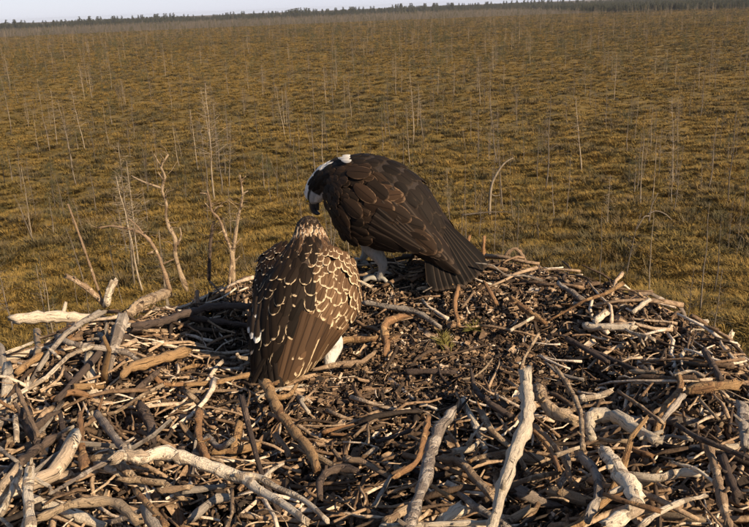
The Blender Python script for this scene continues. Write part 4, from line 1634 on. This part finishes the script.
# ---- young bird
J1, J2 = (.010, .007, .005), (.021, .0135, .009)
CREAM = (.52, .38, .23)
JM = mk_feather('young_mantle_feather', J1, J2, CREAM, (.83, .96), (.915, .96), .45)
JC = mk_feather('young_wing_covert', (.085, .046, .024), (.15, .085, .044), (.60, .45, .28), (.64, .82), (.83, .91), .22)
JG = mk_feather('young_greater_covert', (.065, .036, .019), (.11, .060, .031), CREAM, (.86, .96), (.92, .965), .25)
JF = mk_feather('young_flight_feather', (.048, .027, .015), (.080, .045, .024), (.50, .36, .21), (.84, .96), (.955, .985), .05, shaft=(.02, .012, .008))
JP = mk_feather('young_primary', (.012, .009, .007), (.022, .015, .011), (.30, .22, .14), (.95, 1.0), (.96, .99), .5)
jm = [feather_mesh('feather', JM, 'round', c, .2) for c in (.10, .16)]
jc = [feather_mesh('feather', JC, 'round', c, .15) for c in (.08, .14)]
jg = [feather_mesh('feather', JG, 'round', c, .3) for c in (.06, .09)]
jf = feather_mesh('feather', JF, 'long', .05, .12)
jp = feather_mesh('feather', JP, 'long', .05, .12)
JL2 = mk_feather('young_shaded_covert', (.018, .011, .007), (.042, .023, .013), (.58, .45, .31), (.84, .97), (.88, .94), .45)  # darker coverts for the left wing, its shade put into the colour
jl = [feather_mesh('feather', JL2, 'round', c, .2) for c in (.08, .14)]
JW = mk_feather('young_white_tipped_feather', (.03, .02, .014), (.04, .028, .02), (.74, .68, .60), (.55, .75), (.72, .84), .3)
jw = feather_mesh('feather', JW, 'round', .08, .3)
jt = feather_mesh('feather', JP, 'tail', .03, .1)

young = link('young_osprey', None, label='young bird with scaly cream edged back feathers, seen from behind beside the adult', category='bird', group='ospreys on the nest')
jloc = on_nest(306, 370, .0)
young.location = jloc; young.rotation_euler = (0, 0, R(-27)); young.scale = (.92,) * 3
JROWS = [
    (0, -.150, .075, .015, .025),
    (0, -.120, .100, .042, .052),
    (0, -.075, .145, .068, .078),
    (0, -.025, .195, .086, .096),
    (0, .020, .242, .084, .094),
    (0, .050, .286, .068, .084),
    (-.008, .072, .319, .050, .054),
    (-.018, .090, .340, .038, .040),
    (-.034, .116, .350, .032, .032),
    (-.043, .137, .346, .022, .022),
    (-.047, .147, .341, .014, .014)]
JL = Loft(JROWS)


def jcol(t, k, c):
    br = (.05, .033, .022); wh = (.60, .54, .46); cream = (.50, .36, .22)
    if t > .70:
        if .05 < k < .45 and t > .78:
            return (.03, .022, .017)
        if k > .75:
            return (.06, .042, .03)
        return cream if k > -.1 else wh
    if k < -.30:
        return wh
    return br


jbody = link('body', body_mesh('body', JL, jcol), young)
cover_body(JL, jbody, jm, .14, .60, 11, R(38), R(142), (.019, .033), (.036, .066), (.0125, .022), 14, .08)
jwh = [feather_mesh('feather', M_NAPE, 'round', .10, .4)]
rs = np.random.RandomState(9)
for k in range(26):                        # white flank and belly feathers fluffed out below the wings
    ph = rs.choice([R(-38), R(218)]) + rs.randn() * .22
    p, d, n = JL.feather_frame(rs.uniform(.25, .52), ph)
    put_feather(jwh[0], jbody, p, d + np.array([0, 0, -.7]), n, rs.uniform(.035, .06), rs.uniform(.009, .014), rs.uniform(.3, .6), 0)
M_JN = mk_feather('young_nape_feather', (.022, .015, .010), (.11, .062, .034), (.46, .32, .19), (.72, .95), (.86, .95), .3)
jn = [feather_mesh('feather', M_JN, 'round', .14, .4)]
M_JCR = mk_feather('young_crown_feather', (.018, .012, .008), (.04, .025, .015), (.40, .28, .17), (.85, 1.0), (.93, .98), .4)
M_JBUFF = mk_feather('young_hindneck_feather', (.16, .085, .045), (.42, .29, .17), (.58, .47, .34), (.6, .9), (.75, .9), .2)
jcr = [feather_mesh('feather', M_JCR, 'round', .14, .2)]
jbf = [feather_mesh('feather', M_JBUFF, 'round', .14, .2)]
cover_body(JL, jbody, jn, .52, .63, 5, R(-5), R(185), (.011, .014), (.022, .028), (.006, .008), 15, .06)
cover_body(JL, jbody, jbf, .645, .71, 3, R(-10), R(190), (.009, .011), (.018, .022), (.0045, .006), 16, .06)
cover_body(JL, jbody, jcr, .715, .93, 8, R(22), R(158), (.009, .011), (.016, .020), (.0045, .006), 17, .05)
Dj = [(.050, .046, .322), (.040, -.030, .278), (.030, -.108, .165), (.012, -.185, .030)]
Vj = [(.102, .088, .284), (.132, .045, .168), (.074, -.062, .072), (.024, -.175, .005)]
for side in (-1, 1):
    w = Wing(Dj, Vj, .046, side)
    ws = link('wing', w.shell('wing', JG), young)
    rows = [(.60, 6, .092, .022, .0, .85), (.53, 8, .070, .019, .0, .95), (.47, 10, .048, .0165, .0, .98), (.41, 10, .042, .0150, .0, 1), (.34, 11, .036, .0135, .0, 1), (.28, 11, .034, .0130, 0, 1), (.23, 12, .030, .012, 0, 1), (.18, 12, .028, .0115, 0, 1), (.13, 12, .027, .0105, 0, 1), (.07, 11, .024, .0095, 0, 1), (.02, 10, .022, .009, .05, .95)]
    feather_wing(w, ws, jc if side > 0 else jl, jg if side > 0 else jl, jp, rows, 31 + side, dict(n=10, u=(.55, .50), v=(.05, .95), ut=(.97, .70), vt=(.55, .97), w=.023, m=jf if side > 0 else jp), dict(n=8, u=(.60, .62), v=(.0, .45), ut=(1.0, 1.0), vt=(-1.0, .9), w=.018, len=1.12))  # left wing shaded by colour: darker coverts, primary colour on its secondaries
    if side < 0:
        for (u, v, ln, dv) in ((.50, .18, .062, 0), (.545, .08, .064, 0), (.60, .20, .060, 0), (.64, .09, .058, 0), (.56, .30, .058, 0)):
            p, d, n = w.frame(u, v)
            put_feather(jw, ws, p + n * .022, d, n, ln, .017, .02, .0)
tail = link('tail', None, young)
tb = np.array([0, -.140, .095]); td = np.array([0, -.50, -.80]); td /= np.linalg.norm(td)
tn = np.array([0, -.80, .50]); tn /= np.linalg.norm(tn)
for k in range(9):
    a = R(-14 + 3.5 * k)
    d = td * math.cos(a) + np.array([1, 0, 0]) * math.sin(a)
    put_feather(jt, tail, tb + np.array([.0045 * (k - 4), 0, 0]) + tn * .0008 * k, d, tn, .105, .017, .0, 0, (k - 4) * -.03)
make_leg(young, (-.045, -.03, .130), (-.048, .010, .090), (-.046, -.015, .045), (-.045, .0, .004), (0, 1, 0), -1)
make_leg(young, (.060, -.03, .130), (.078, .005, .085), (.080, -.015, .040), (.080, .0, .004), (0, 1, 0), 1)
make_head_bits(young, JL, .90, R(25), M_IRIS_J)
